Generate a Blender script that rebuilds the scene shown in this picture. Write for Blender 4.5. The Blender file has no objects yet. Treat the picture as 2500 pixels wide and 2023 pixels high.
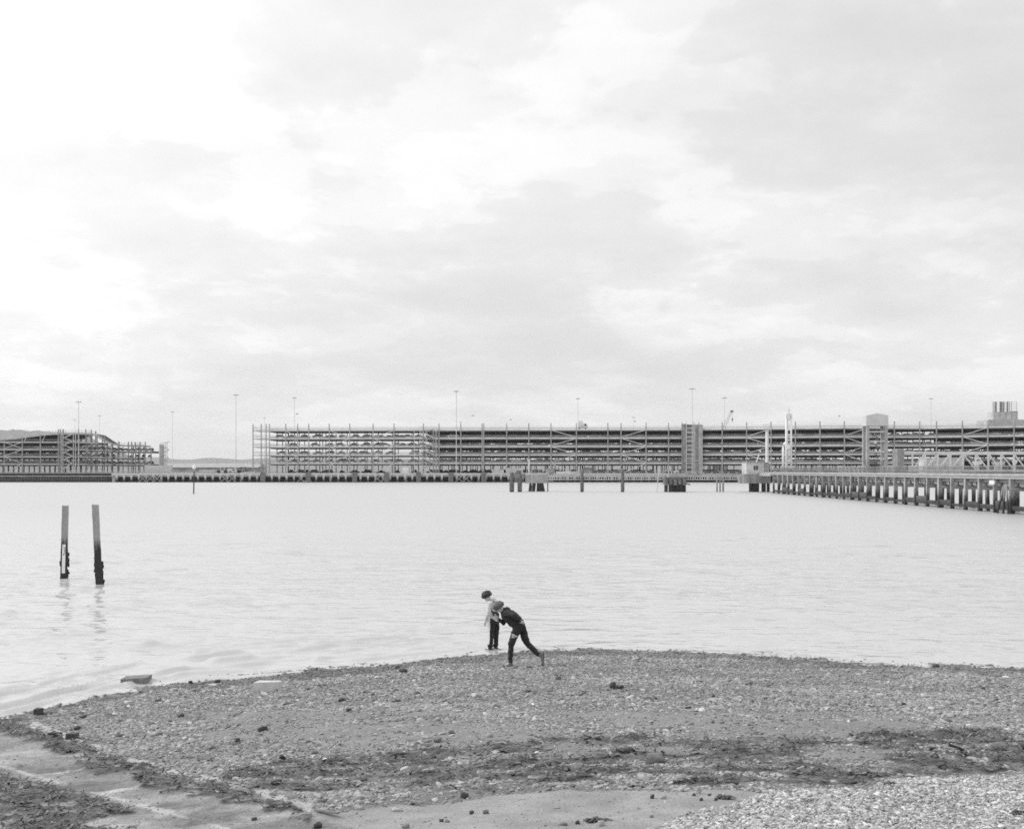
import bpy, math, random
import numpy as np
from mathutils import Vector, Matrix

random.seed(7)
RNG = np.random.default_rng(7)
SC = bpy.context.scene
COL = SC.collection

# ------------------------------------------------------------------ camera
F = 3018.0            # focal length in pixels of a 2500 px wide frame
HZ = 1147.5           # horizon row
CH = 4.87             # eye height above the water
cam_d = bpy.data.cameras.new('camera')
cam = bpy.data.objects.new('camera', cam_d)
COL.objects.link(cam)
cam.location = (0, 0, CH)
cam.rotation_euler = (math.radians(90), 0, 0)
cam_d.sensor_fit = 'HORIZONTAL'
cam_d.sensor_width = 36.0
cam_d.lens = 36.0 * F / 2500.0
cam_d.shift_y = (HZ - 1011.5) / 2500.0
cam_d.clip_start = 0.1
cam_d.clip_end = 30000
SC.camera = cam

# ------------------------------------------------------------------ sky, sun, exposure
SUN_EL, SUN_AZ = math.radians(42), math.radians(-80)   # azimuth from +Y, negative = to the side of the open water
sun_dir = Vector((math.sin(SUN_AZ) * math.cos(SUN_EL), math.cos(SUN_AZ) * math.cos(SUN_EL), math.sin(SUN_EL)))
world = bpy.data.worlds.new('World')
SC.world = world
world.use_nodes = True
nt = world.node_tree
N, L = nt.nodes, nt.links
N.clear()


def nd(tree, kind, **kw):
    n = tree.nodes.new(kind)
    for k, v in kw.items():
        if k == 'inp':
            for kk, vv in v.items():
                n.inputs[kk].default_value = vv
        else:
            setattr(n, k, v)
    return n


def math_node(tree, op, a, b=None, clamp=False):
    n = tree.nodes.new('ShaderNodeMath')
    n.operation = op
    n.use_clamp = clamp
    for i, s in enumerate((a, b)):
        if s is None:
            continue
        if isinstance(s, (int, float)):
            n.inputs[i].default_value = s
        else:
            tree.links.new(s, n.inputs[i])
    return n.outputs[0]


SKY_OFF = [(3.6, 12.1, 0), (1.1, 3.2, 0), (7.0, 2.0, 0)]


def build_sky():
    tc = nd(nt, 'ShaderNodeTexCoord')
    sep = nd(nt, 'ShaderNodeSeparateXYZ')
    L.new(tc.outputs['Generated'], sep.inputs[0])
    z = math_node(nt, 'MAXIMUM', sep.outputs[2], 0.0)
    zz = math_node(nt, 'ADD', z, 0.24)
    u = math_node(nt, 'DIVIDE', sep.outputs[0], zz)
    v = math_node(nt, 'DIVIDE', sep.outputs[1], zz)
    uv = nd(nt, 'ShaderNodeCombineXYZ')
    L.new(u, uv.inputs[0])
    L.new(v, uv.inputs[1])

    def noise(scale, detail, rough, off, dist=0.0):
        mp = nd(nt, 'ShaderNodeMapping')
        mp.inputs['Location'].default_value = off
        mp.inputs['Scale'].default_value = (1.0, 1.0, 1.0)
        L.new(uv.outputs[0], mp.inputs[0])
        n = nd(nt, 'ShaderNodeTexNoise', inp={'Scale': scale, 'Detail': detail, 'Roughness': rough, 'Distortion': dist})
        L.new(mp.outputs[0], n.inputs['Vector'])
        return n.outputs['Fac']

    big = noise(0.62, 3.0, 0.5, SKY_OFF[0], 0.3)
    mid = noise(1.7, 9.0, 0.60, SKY_OFF[1], 0.15)
    fin = noise(3.6, 7.0, 0.62, SKY_OFF[2], 0.2)
    wis = noise(9.0, 4.0, 0.65, SKY_OFF[2], 0.2)

    def ramp(x_, f0, f1, t0, t1):
        r = nd(nt, 'ShaderNodeMapRange', interpolation_type='SMOOTHSTEP')
        for q_, w_ in zip(('From Min', 'From Max', 'To Min', 'To Max'), (f0, f1, t0, t1)):
            r.inputs[q_].default_value = w_
        L.new(x_, r.inputs['Value'])
        return r.outputs[0]
    s = math_node(nt, 'ADD', math_node(nt, 'MULTIPLY', big, 0.5), math_node(nt, 'MULTIPLY', mid, 0.5))
    base = ramp(s, 0.37, 0.61, 0.715, 0.87)
    # lit edges of the cumulus heads, coarse and fine
    heads = math_node(nt, 'MULTIPLY', ramp(mid, 0.495, 0.53, 0.0, 0.055), ramp(big, 0.42, 0.55, 0.35, 1.0))
    small = math_node(nt, 'MULTIPLY', ramp(fin, 0.47, 0.55, 0.0, 0.06), ramp(mid, 0.40, 0.58, 0.2, 1.0))
    tex = math_node(nt, 'MULTIPLY', math_node(nt, 'SUBTRACT', wis, 0.5), 0.07)
    cl = math_node(nt, 'ADD', math_node(nt, 'ADD', math_node(nt, 'ADD', base, heads), small), tex)
    # brightening of the cloud sheet towards the hidden sun
    dot = nd(nt, 'ShaderNodeVectorMath', operation='DOT_PRODUCT')
    L.new(tc.outputs['Generated'], dot.inputs[0])
    dot.inputs[1].default_value = sun_dir
    d = math_node(nt, 'MAXIMUM', dot.outputs['Value'], 0.0)
    glow = math_node(nt, 'MULTIPLY', math_node(nt, 'POWER', d, 2.5), 0.86)
    cloud = math_node(nt, 'ADD', cl, glow)
    sky = nd(nt, 'ShaderNodeTexSky', sky_type='NISHITA', sun_disc=False, sun_elevation=SUN_EL, sun_rotation=SUN_AZ)
    bw = nd(nt, 'ShaderNodeRGBToBW')
    L.new(sky.outputs[0], bw.inputs[0])
    sk = math_node(nt, 'MULTIPLY', bw.outputs[0], 0.10)
    lum = math_node(nt, 'ADD', math_node(nt, 'MULTIPLY', cloud, 0.93), math_node(nt, 'MULTIPLY', math_node(nt, 'MINIMUM', sk, 1.2), 0.07))
    bg = nd(nt, 'ShaderNodeBackground')
    L.new(lum, bg.inputs['Color'])
    bg.inputs['Strength'].default_value = 1.0
    out = nd(nt, 'ShaderNodeOutputWorld')
    L.new(bg.outputs[0], out.inputs[0])


build_sky()
sun_l = bpy.data.lights.new('sun', 'SUN')
sun_l.energy = 1.4
sun_l.angle = math.radians(22)
sun_l.color = (1, 1, 1)
sun = bpy.data.objects.new('sun', sun_l)
COL.objects.link(sun)
sun.rotation_euler = (-sun_dir).to_track_quat('-Z', 'Y').to_euler()
SC.view_settings.view_transform = 'Standard'
SC.view_settings.look = 'None'
SC.view_settings.exposure = 0.05
SC.view_settings.gamma = 1.0
SC.view_settings.use_curve_mapping = False
SC.cycles.use_denoising = False
SC.cycles.use_adaptive_sampling = False
SC.cycles.max_bounces = 5
SC.cycles.diffuse_bounces = 3
SC.cycles.glossy_bounces = 3
SC.cycles.volume_bounces = 1
SC.cycles.caustics_reflective = False
SC.cycles.caustics_refractive = False
SC.render.film_transparent = False
SC.cycles.pixel_filter_type = 'BLACKMAN_HARRIS'
SC.cycles.filter_width = 1.7


# ------------------------------------------------------------------ helpers
def W(px, py, Y):
    """photo pixel (2500 wide) at depth Y metres -> world point"""
    return Vector(((px - 1250.0) / F * Y, Y, CH + (HZ - py) / F * Y))


def XW(px, Y):
    return (px - 1250.0) / F * Y


def ZW(py, Y):
    return CH + (HZ - py) / F * Y


def proj(x, y, z):
    return 1250.0 + x / y * F, HZ - (z - CH) / y * F


MATS = {}


def mat(name, alb, rough=0.8, var=0.2, scale=1.5, metal=0.0, bump=0.0, bscale=20.0, stain=None, streak=1.0, fine=0.0, spec=0.5):
    """neutral procedural surface: two octaves of mottling, optional tide stain (z0, z1, albedo)"""
    if name in MATS:
        return MATS[name]
    m = bpy.data.materials.new(name)
    m.use_nodes = True
    t = m.node_tree
    b = t.nodes['Principled BSDF']
    b.inputs['Roughness'].default_value = rough
    b.inputs['Metallic'].default_value = metal
    b.inputs['Specular IOR Level'].default_value = spec
    g = nd(t, 'ShaderNodeNewGeometry')
    mp = nd(t, 'ShaderNodeMapping')
    mp.inputs['Scale'].default_value = (1, 1, 1.0 / streak)
    t.links.new(g.outputs['Position'], mp.inputs[0])
    n1 = nd(t, 'ShaderNodeTexNoise', inp={'Scale': scale, 'Detail': 5.0, 'Roughness': 0.6})
    t.links.new(mp.outputs[0], n1.inputs['Vector'])
    mr = nd(t, 'ShaderNodeMapRange')
    mr.inputs['From Min'].default_value = 0.3
    mr.inputs['From Max'].default_value = 0.7
    mr.inputs['To Min'].default_value = alb * (1 - var)
    mr.inputs['To Max'].default_value = alb * (1 + var)
    t.links.new(n1.outputs['Fac'], mr.inputs['Value'])
    c = mr.outputs[0]
    if fine:
        n2 = nd(t, 'ShaderNodeTexNoise', inp={'Scale': scale * 14, 'Detail': 3.0, 'Roughness': 0.6})
        t.links.new(mp.outputs[0], n2.inputs['Vector'])
        k = math_node(t, 'ADD', math_node(t, 'MULTIPLY', math_node(t, 'SUBTRACT', n2.outputs['Fac'], 0.5), fine * 2), 1.0)
        c = math_node(t, 'MULTIPLY', c, k)
    if stain:
        z0, z1, sa = stain
        sp = nd(t, 'ShaderNodeSeparateXYZ')
        t.links.new(g.outputs['Position'], sp.inputs[0])
        n3 = nd(t, 'ShaderNodeTexNoise', inp={'Scale': 5.0, 'Detail': 4.0, 'Roughness': 0.65})
        mp3 = nd(t, 'ShaderNodeMapping')
        mp3.inputs['Scale'].default_value = (3.0, 3.0, 0.35)
        t.links.new(g.outputs['Position'], mp3.inputs[0])
        t.links.new(mp3.outputs[0], n3.inputs['Vector'])
        zz = math_node(t, 'ADD', sp.outputs[2], math_node(t, 'MULTIPLY', math_node(t, 'SUBTRACT', n3.outputs['Fac'], 0.5), (z1 - z0) * 1.8))
        r = nd(t, 'ShaderNodeMapRange', interpolation_type='SMOOTHSTEP')
        r.inputs['From Min'].default_value = z0
        r.inputs['From Max'].default_value = z1
        t.links.new(zz, r.inputs['Value'])
        mx = nd(t, 'ShaderNodeMix', data_type='FLOAT')
        t.links.new(r.outputs[0], mx.inputs[0])
        mx.inputs[2].default_value = sa
        t.links.new(c, mx.inputs[3])
        c = mx.outputs[0]
    t.links.new(c, b.inputs['Base Color'])
    if bump:
        n4 = nd(t, 'ShaderNodeTexNoise', inp={'Scale': bscale, 'Detail': 4.0, 'Roughness': 0.6})
        t.links.new(mp.outputs[0], n4.inputs['Vector'])
        bp = nd(t, 'ShaderNodeBump')
        bp.inputs['Strength'].default_value = bump
        bp.inputs['Distance'].default_value = 0.02
        t.links.new(n4.outputs['Fac'], bp.inputs['Height'])
        t.links.new(bp.outputs[0], b.inputs['Normal'])
    MATS[name] = m
    return m


ORIG = {}     # world origin of every object built


def finish(o, parent, loc, label=None, cat=None, group=None, kind=None):
    COL.objects.link(o)
    if parent is not None:
        o.parent = parent
        o.location = Vector(loc) - ORIG[parent.name]
    else:
        o.location = loc
    ORIG[o.name] = Vector(loc)
    tag(o, label, cat, group, kind)
    return o


def tag(o, label=None, cat=None, group=None, kind=None):
    if label:
        o['label'] = label
    if cat:
        o['category'] = cat
    if group:
        o['group'] = group
    if kind:
        o['kind'] = kind
    return o


def empty(name, loc, label=None, cat=None, group=None, kind=None):
    return finish(bpy.data.objects.new(name, None), None, loc, label, cat, group, kind)


def inst(src, loc, parent=None, label=None, cat=None, group=None, rz=0.0, name=None, scale=None):
    o = bpy.data.objects.new(name or src.name.split('.')[0], src.data)
    finish(o, parent, loc, label, cat, group)
    o.rotation_euler.z = rz
    if scale:
        o.scale = scale
    return o


class MB:
    """collects simple solids and links them as ONE mesh object (verts in world coordinates)"""

    def __init__(self):
        self.v, self.f, self.m = [], [], []

    def add(self, vs, fs, mi=0):
        k = len(self.v)
        self.v += [tuple(p) for p in vs]
        self.f += [tuple(i + k for i in f) for f in fs]
        self.m += [mi] * len(fs)
        return self

    def box(self, x0, x1, y0, y1, z0, z1, mi=0):
        vs = [(x, y, z) for z in (z0, z1) for y in (y0, y1) for x in (x0, x1)]
        return self.add(vs, [(0, 2, 3, 1), (4, 5, 7, 6), (0, 1, 5, 4), (2, 6, 7, 3), (0, 4, 6, 2), (1, 3, 7, 5)], mi)

    def bar(self, p, q, w, h=None, mi=0):
        p, q = Vector(p), Vector(q)
        h = w if h is None else h
        d = (q - p)
        if d.length < 1e-6:
            return self
        d.normalize()
        up = Vector((0, 0, 1)) if abs(d.z) < 0.9 else Vector((0, 1, 0))
        s = d.cross(up).normalized()
        u = s.cross(d).normalized()
        vs = []
        for c in (p, q):
            for a, b in ((-1, -1), (1, -1), (1, 1), (-1, 1)):
                vs.append(c + s * (a * w / 2) + u * (b * h / 2))
        return self.add(vs, [(3, 2, 1, 0), (4, 5, 6, 7), (0, 1, 5, 4), (1, 2, 6, 5), (2, 3, 7, 6), (3, 0, 4, 7)], mi)

    def tube(self, pts, rad, n=8, mi=0, caps=True):
        pts = [Vector(p) for p in pts]
        if not hasattr(rad, '__len__'):
            rad = [rad] * len(pts)
        vs, fs = [], []
        for i, p in enumerate(pts):
            d = (pts[min(i + 1, len(pts) - 1)] - pts[max(i - 1, 0)]).normalized()
            up = Vector((0, 0, 1)) if abs(d.z) < 0.9 else Vector((1, 0, 0))
            s = d.cross(up).normalized()
            u = s.cross(d).normalized()
            for k in range(n):
                a = 2 * math.pi * k / n
                vs.append(p + (s * math.cos(a) + u * math.sin(a)) * rad[i])
        for i in range(len(pts) - 1):
            for k in range(n):
                a, b = i * n + k, i * n + (k + 1) % n
                fs.append((a, b, b + n, a + n))
        if caps:
            fs.append(tuple(range(n))[::-1])
            fs.append(tuple((len(pts) - 1) * n + k for k in range(n)))
        return self.add(vs, fs, mi)

    def prism(self, poly, a, b, axis='y', mi=0):
        """2D polygon extruded between a and b; axis y: poly is (x, z); axis z: poly is (x, y); axis x: poly is (y, z)"""
        def P(u, v, w):
            return {'y': (u, w, v), 'z': (u, v, w), 'x': (w, u, v)}[axis]
        n = len(poly)
        vs = [P(u, v, a) for u, v in poly] + [P(u, v, b) for u, v in poly]
        fs = [tuple(range(n)), tuple(range(n, 2 * n))[::-1]] + [(i, i + n, (i + 1) % n + n, (i + 1) % n) for i in range(n)]
        return self.add(vs, fs, mi)

    def lump(self, c, r, seed=0, rough=0.25, mi=0, lat=7, lon=10, power=1.0):
        rg = random.Random(seed)
        c = Vector(c)
        ph = [rg.uniform(0, 6.28) for _ in range(6)]
        vs, fs = [], []
        for i in range(lat + 1):
            th = math.pi * i / lat
            for k in range(lon):
                a = 2 * math.pi * k / lon
                d = Vector((math.sin(th) * math.cos(a), math.sin(th) * math.sin(a), math.cos(th)))
                e = 1 + rough * (math.sin(3 * d.x + ph[0]) * math.sin(2.7 * d.y + ph[1]) + 0.6 * math.sin(5 * d.z + ph[2]) * math.sin(4.3 * d.x + ph[3]) + rg.uniform(-0.3, 0.3) * (0 < i < lat))
                if power != 1.0:
                    mx = max(abs(d.x), abs(d.y), abs(d.z))
                    e *= (1 / mx) ** (1 - power) * 0.85
                vs.append(c + Vector((d.x * r[0] * e, d.y * r[1] * e, d.z * r[2] * e)))
        for i in range(lat):
            for k in range(lon):
                a, b = i * lon + k, i * lon + (k + 1) % lon
                fs.append((a, a + lon, b + lon, b))
        return self.add(vs, fs, mi)

    def build(self, name, mats, parent=None, label=None, cat=None, group=None, kind=None, smooth=False, base=False):
        if not isinstance(mats, (list, tuple)):
            mats = [mats]
        a = np.array(self.v, dtype=float)
        lo, hi = a.min(0), a.max(0)
        c = (lo + hi) / 2
        if base or parent is None:
            c[2] = lo[2]
        me = bpy.data.meshes.new(name)
        me.from_pydata([tuple(p) for p in (a - c)], [], self.f)
        for m in mats:
            me.materials.append(m)
        if len(mats) > 1:
            me.polygons.foreach_set('material_index', self.m)
        if smooth:
            me.polygons.foreach_set('use_smooth', [True] * len(me.polygons))
        me.update()
        return finish(bpy.data.objects.new(name, me), parent, Vector(c), label, cat, group, kind)


def np_mesh(name, verts, faces, mats, smooth=True):
    me = bpy.data.meshes.new(name)
    verts = np.asarray(verts, dtype=np.float32)
    faces = np.asarray(faces, dtype=np.int32)
    nf, k = faces.shape
    me.vertices.add(len(verts))
    me.vertices.foreach_set('co', verts.ravel())
    me.loops.add(nf * k)
    me.loops.foreach_set('vertex_index', faces.ravel())
    me.polygons.add(nf)
    me.polygons.foreach_set('loop_start', np.arange(0, nf * k, k, dtype=np.int32))
    me.polygons.foreach_set('loop_total', np.full(nf, k, dtype=np.int32))
    if smooth:
        me.polygons.foreach_set('use_smooth', np.ones(nf, dtype=bool))
    for m in mats:
        me.materials.append(m)
    me.update(calc_edges=True)
    me.validate()
    return me


def vnoise(x, y, seed=0):
    """smooth value noise, numpy"""
    xi, yi = np.floor(x).astype(np.int64), np.floor(y).astype(np.int64)
    xf, yf = x - xi, y - yi
    u, v = xf * xf * (3 - 2 * xf), yf * yf * (3 - 2 * yf)

    def h(a, b):
        n = (a * 374761393 + b * 668265263 + seed * 974711) & 0x7fffffff
        n = ((n ^ (n >> 13)) * 1274126177) & 0x7fffffff
        n = n ^ (n >> 16)
        return (n & 0xffff) / 65535.0
    return (h(xi, yi) * (1 - u) + h(xi + 1, yi) * u) * (1 - v) + (h(xi, yi + 1) * (1 - u) + h(xi + 1, yi + 1) * u) * v


def fbm(x, y, seed=0, octv=4):
    s, a, t = 0.0, 1.0, 0.0
    for i in range(octv):
        s = s + a * vnoise(x * 2 ** i, y * 2 ** i, seed + i * 17)
        t += a
        a *= 0.5
    return s / t


def in_poly(px, py, poly):
    px, py = np.asarray(px, float), np.asarray(py, float)
    r = np.zeros(px.shape, bool)
    n = len(poly)
    for i in range(n):
        x0, y0 = poly[i]
        x1, y1 = poly[(i + 1) % n]
        if y0 == y1:
            continue
        c = ((y0 > py) != (y1 > py)) & (px < (x1 - x0) * (py - y0) / (y1 - y0) + x0)
        r ^= c
    return r


def seg_dist(px, py, line):
    px, py = np.asarray(px, float), np.asarray(py, float)
    d = np.full(px.shape, 1e9)
    for (x0, y0), (x1, y1) in zip(line[:-1], line[1:]):
        dx, dy = x1 - x0, y1 - y0
        t = np.clip(((px - x0) * dx + (py - y0) * dy) / (dx * dx + dy * dy), 0, 1)
        d = np.minimum(d, np.hypot(px - x0 - t * dx, py - y0 - t * dy))
    return d


# ------------------------------------------------------------------ beach shape
SHORE_PX = [(-700, 1905), (-300, 1830), (0, 1764), (110, 1733), (250, 1702), (420, 1672), (620, 1655), (800, 1637), (1000, 1617), (1200, 1598),
            (1320, 1592), (1480, 1590), (1700, 1597), (1900, 1607), (2100, 1620), (2300, 1631), (2500, 1636), (2900, 1650), (3400, 1670)]
_sx, _sy = [], []
for a, b in SHORE_PX:
    Yw = F * CH / (b - HZ)
    _sx.append(XW(a, Yw))
    _sy.append(Yw)
_sx, _sy = np.array(_sx), np.array(_sy)


def ground(x, y):
    """beach height, numpy; shoreline is where it meets z = 0"""
    x, y = np.asarray(x, float), np.asarray(y, float)
    d = np.interp(x, _sx, _sy) - y                       # metres up the beach
    d = d + (fbm(x * 0.9 + 31, y * 0.9 + 7, 5, 3) - 0.5) * 1.1
    z = np.where(d > 0, d * 0.05 + 0.0008 * np.maximum(d, 0) ** 2, d * 0.035)
    z = z + (fbm(x * 0.55, y * 0.8, 3, 3) - 0.5) * 0.10 * np.clip(d * 0.5, 0.1, 1)
    z = z + (fbm(x * 3.1, y * 4.0, 11, 3) - 0.5) * 0.035
    return z


def gpt(px, py):
    """photo pixel on the beach -> ground point"""
    Y = 25.0
    for _ in range(30):
        z = float(ground(XW(px, Y), Y))
        Yn = F * (CH - z) / (py - HZ)
        Y = 0.5 * Y + 0.5 * Yn
    X = XW(px, Y)
    return Vector((X, Y, float(ground(X, Y))))


# zones of the beach, outlined in the photo and carried to the ground
SLIP_EDGE = [(-400, 1690), (-120, 1738), (0, 1768), (60, 1783), (170, 1822), (300, 1872), (420, 1905), (520, 1925), (620, 1950), (700, 1975), (780, 1996)]
Z_SLIP = SLIP_EDGE + [(900, 2030), (1000, 2200), (-600, 2400)]
Z_SAND = [(640, 1990), (850, 1974), (1020, 1961), (1200, 1944), (1400, 1931), (1780, 1926), (1870, 1934), (1760, 1964), (1640, 2003), (1540, 2060), (1300, 2400), (400, 2400)]
Z_LIGHT = [(1300, 2400), (1540, 2060), (1640, 2003), (1760, 1964), (1860, 1936), (1960, 1922), (2150, 1912), (2330, 1900), (2600, 1884), (3300, 1900), (3300, 2400)]
Z_WEED = [(560, 1872), (700, 1850), (900, 1838), (1200, 1822), (1500, 1795), (1800, 1812), (2100, 1790), (2600, 1775), (2600, 1880), (2300, 1893), (2100, 1905), (1850, 1908), (1500, 1908), (1200, 1925), (900, 1925), (700, 1935), (560, 1925)]
Z_CORNER = [(-400, 1885), (40, 1893), (140, 1935), (280, 1958), (300, 1985), (180, 2010), (330, 2040), (300, 2300), (-600, 2400)]
JOINTS = [[(-300, 1790), (-40, 1858), (60, 1885), (130, 1906), (240, 1936), (400, 1980), (570, 2026), (700, 2065)],
          [(240, 1936), (350, 1919), (470, 1906)], [(95, 1892), (200, 1877), (300, 1868)]]


def zones(x, y):
    z = ground(x, y)
    px, py = proj(x, y, z)
    wob = (fbm(x * 1.6, y * 1.6, 41, 3) - 0.5)
    px2, py2 = px + wob * 90, py + (fbm(x * 1.4 + 9, y * 1.4, 43, 3) - 0.5) * 34
    slip = in_poly(px + wob * 14, py + wob * 8, Z_SLIP)
    sand = in_poly(px2, py + wob * 14, Z_SAND) & ~slip
    light = in_poly(px2, py2, Z_LIGHT) & ~sand & ~slip
    weedn = fbm(x * 1.3, y * 2.4, 47, 4)
    weed = in_poly(px2, py2, Z_WEED) & (weedn > 0.44) & ~light & ~sand
    de = seg_dist(px, py, SLIP_EDGE)
    wcor = in_poly(px + wob * 120, py2, Z_CORNER) & (weedn > 0.30)
    wedge = ((de + (weedn - 0.5) * 80 < 25) & (px < 760)) & ((py > np.interp(px, [a for a, b in SLIP_EDGE], [b for a, b in SLIP_EDGE]) - 12))
    mudn = fbm(x * 0.5 + 3, y * 0.9 + 5, 53, 3)
    mud = (py > 1735) & (py < 1850) & (px > 500) & (mudn > 0.50) & ~weed & ~light & ~sand & ~slip
    jd = np.minimum.reduce([seg_dist(px + wob * 10, py + wob * 5, j) for j in JOINTS])
    silt_sheen = (de < 30) & ~slip & (px > 70) & (px < 760) & (fbm(x * 1.3, y * 1.5, 73, 3) > 0.40) & (py < np.interp(px, [a for a, b in SLIP_EDGE], [b for a, b in SLIP_EDGE]) + 2)  # wet silt by the slip edge; puddle shine painted in as pale tone
    tear = fbm(x * 5.0, y * 8.0, 83, 3)
    weedf = np.where(wcor | wedge, np.clip((tear - 0.29) * 5.0, 0, 1) * np.clip((weedn - 0.24) * 9, 0, 1), np.clip((tear - 0.38) * 5.0, 0, 1) * np.clip((weedn - 0.43) * 6, 0.0, 1))
    return dict(weedf=weedf, silt_sheen=silt_sheen, px=px, py=py, z=z, slip=slip, sand=sand, light=light, weed=(weed | ((wcor | wedge))), mud=mud, joint=jd, edge=de)


def beach_material():
    m = bpy.data.materials.new('beach_ground')
    m.use_nodes = True
    t = m.node_tree
    b = t.nodes['Principled BSDF']
    a = nd(t, 'ShaderNodeAttribute', attribute_name='tone')
    g = nd(t, 'ShaderNodeNewGeometry')
    n = nd(t, 'ShaderNodeTexNoise', inp={'Scale': 26.0, 'Detail': 6.0, 'Roughness': 0.7})
    t.links.new(g.outputs['Position'], n.inputs['Vector'])
    k = math_node(t, 'ADD', math_node(t, 'MULTIPLY', math_node(t, 'SUBTRACT', n.outputs['Fac'], 0.5), 0.7), 1.0)
    v = nd(t, 'ShaderNodeTexVoronoi', inp={'Scale': 42.0})
    t.links.new(g.outputs['Position'], v.inputs['Vector'])
    k2 = math_node(t, 'ADD', math_node(t, 'MULTIPLY', v.outputs['Distance'], -0.45), 1.15)
    c = math_node(t, 'MULTIPLY', math_node(t, 'MULTIPLY', a.outputs['Fac'], k), k2)
    t.links.new(c, b.inputs['Base Color'])
    wet = nd(t, 'ShaderNodeAttribute', attribute_name='wet')
    r = math_node(t, 'SUBTRACT', 0.85, math_node(t, 'MULTIPLY', wet.outputs['Fac'], 0.6))
    t.links.new(r, b.inputs['Roughness'])
    bp = nd(t, 'ShaderNodeBump')
    bp.inputs['Strength'].default_value = 0.6
    bp.inputs['Distance'].default_value = 0.012
    t.links.new(n.outputs['Fac'], bp.inputs['Height'])
    t.links.new(bp.outputs[0], b.inputs['Normal'])
    return m


def build_beach():
    nx, ny = 460, 430
    ys = 9.0 * (60.0 / 9.0) ** np.linspace(0, 1, ny)
    us = np.linspace(-0.62, 0.62, nx)
    Yg, U = np.meshgrid(ys, us, indexing='ij')
    Xg = U * (Yg + 3)
    zn = zones(Xg, Yg)
    z = zn['z'].copy()
    rough = ~(zn['slip'] | zn['sand'])
    z += rough * (fbm(Xg * 14, Yg * 14, 61, 2) - 0.5) * 0.035
    z += zn['weed'] * zn['weedf'] * (fbm(Xg * 11, Yg * 11, 67, 2)) * 0.05
    tone = np.full(z.shape, 0.17)  # base ground darkened to carry the small shadows between the stones
    tone = np.where(zn['mud'], 0.24, tone)
    tone = np.where(zn['sand'], 0.31 + .12 * (fbm(Xg * 4, Yg * 5, 75, 3) - .5), tone)
    tone = np.where(zn['light'], 0.28, tone)
    patch = fbm(Xg * 0.9, Yg * 1.5, 71, 4)
    tone = np.where(zn['slip'], 0.14 + 0.60 * np.clip(patch - 0.38, 0, 0.5) + .10 * (fbm(Xg * 5, Yg * 5, 72, 3) - .5) + .16 * (fbm(Xg * 15, Yg * 15, 74, 2) - .5), tone)
    jw = -2.0 + 13.0 * fbm(Xg * 2.6, Yg * 2.6, 77, 3) ** 1.5
    tone = np.where(zn['slip'] & (zn['joint'] < jw), 0.34 + .20 * fbm(Xg * 6, Yg * 6, 78, 2), tone)
    tone = np.where(zn['weed'], tone * (1 - zn['weedf']) + 0.075 * zn['weedf'], tone)
    silt_sheen = zn['silt_sheen']
    tone = np.where(silt_sheen & ~zn['weed'], 0.40, tone)
    tone = tone * (0.8 + 0.4 * fbm(Xg * 2.2, Yg * 2.6, 79, 3))
    wet = np.clip(1 - z / 0.10, 0, 1) * 0.8 + zn['slip'] * 0.25
    wet = np.where(silt_sheen, 0.9, wet)
    tone = np.where(z < 0.02, tone * 0.8, tone)
    verts = np.stack([Xg, Yg, z], -1).reshape(-1, 3)
    i = np.arange(ny - 1)[:, None] * nx + np.arange(nx - 1)[None, :]
    faces = np.stack([i, i + 1, i + nx + 1, i + nx], -1).reshape(-1, 4)
    me = np_mesh('beach', verts, faces, [beach_material()])
    for nm, arr in (('tone', tone), ('wet', wet)):
        at = me.attributes.new(nm, 'FLOAT', 'POINT')
        at.data.foreach_set('value', arr.astype(np.float32).ravel())
    finish(bpy.data.objects.new('beach', me), None, (0, 0, 0), kind='structure')


build_beach()


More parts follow.
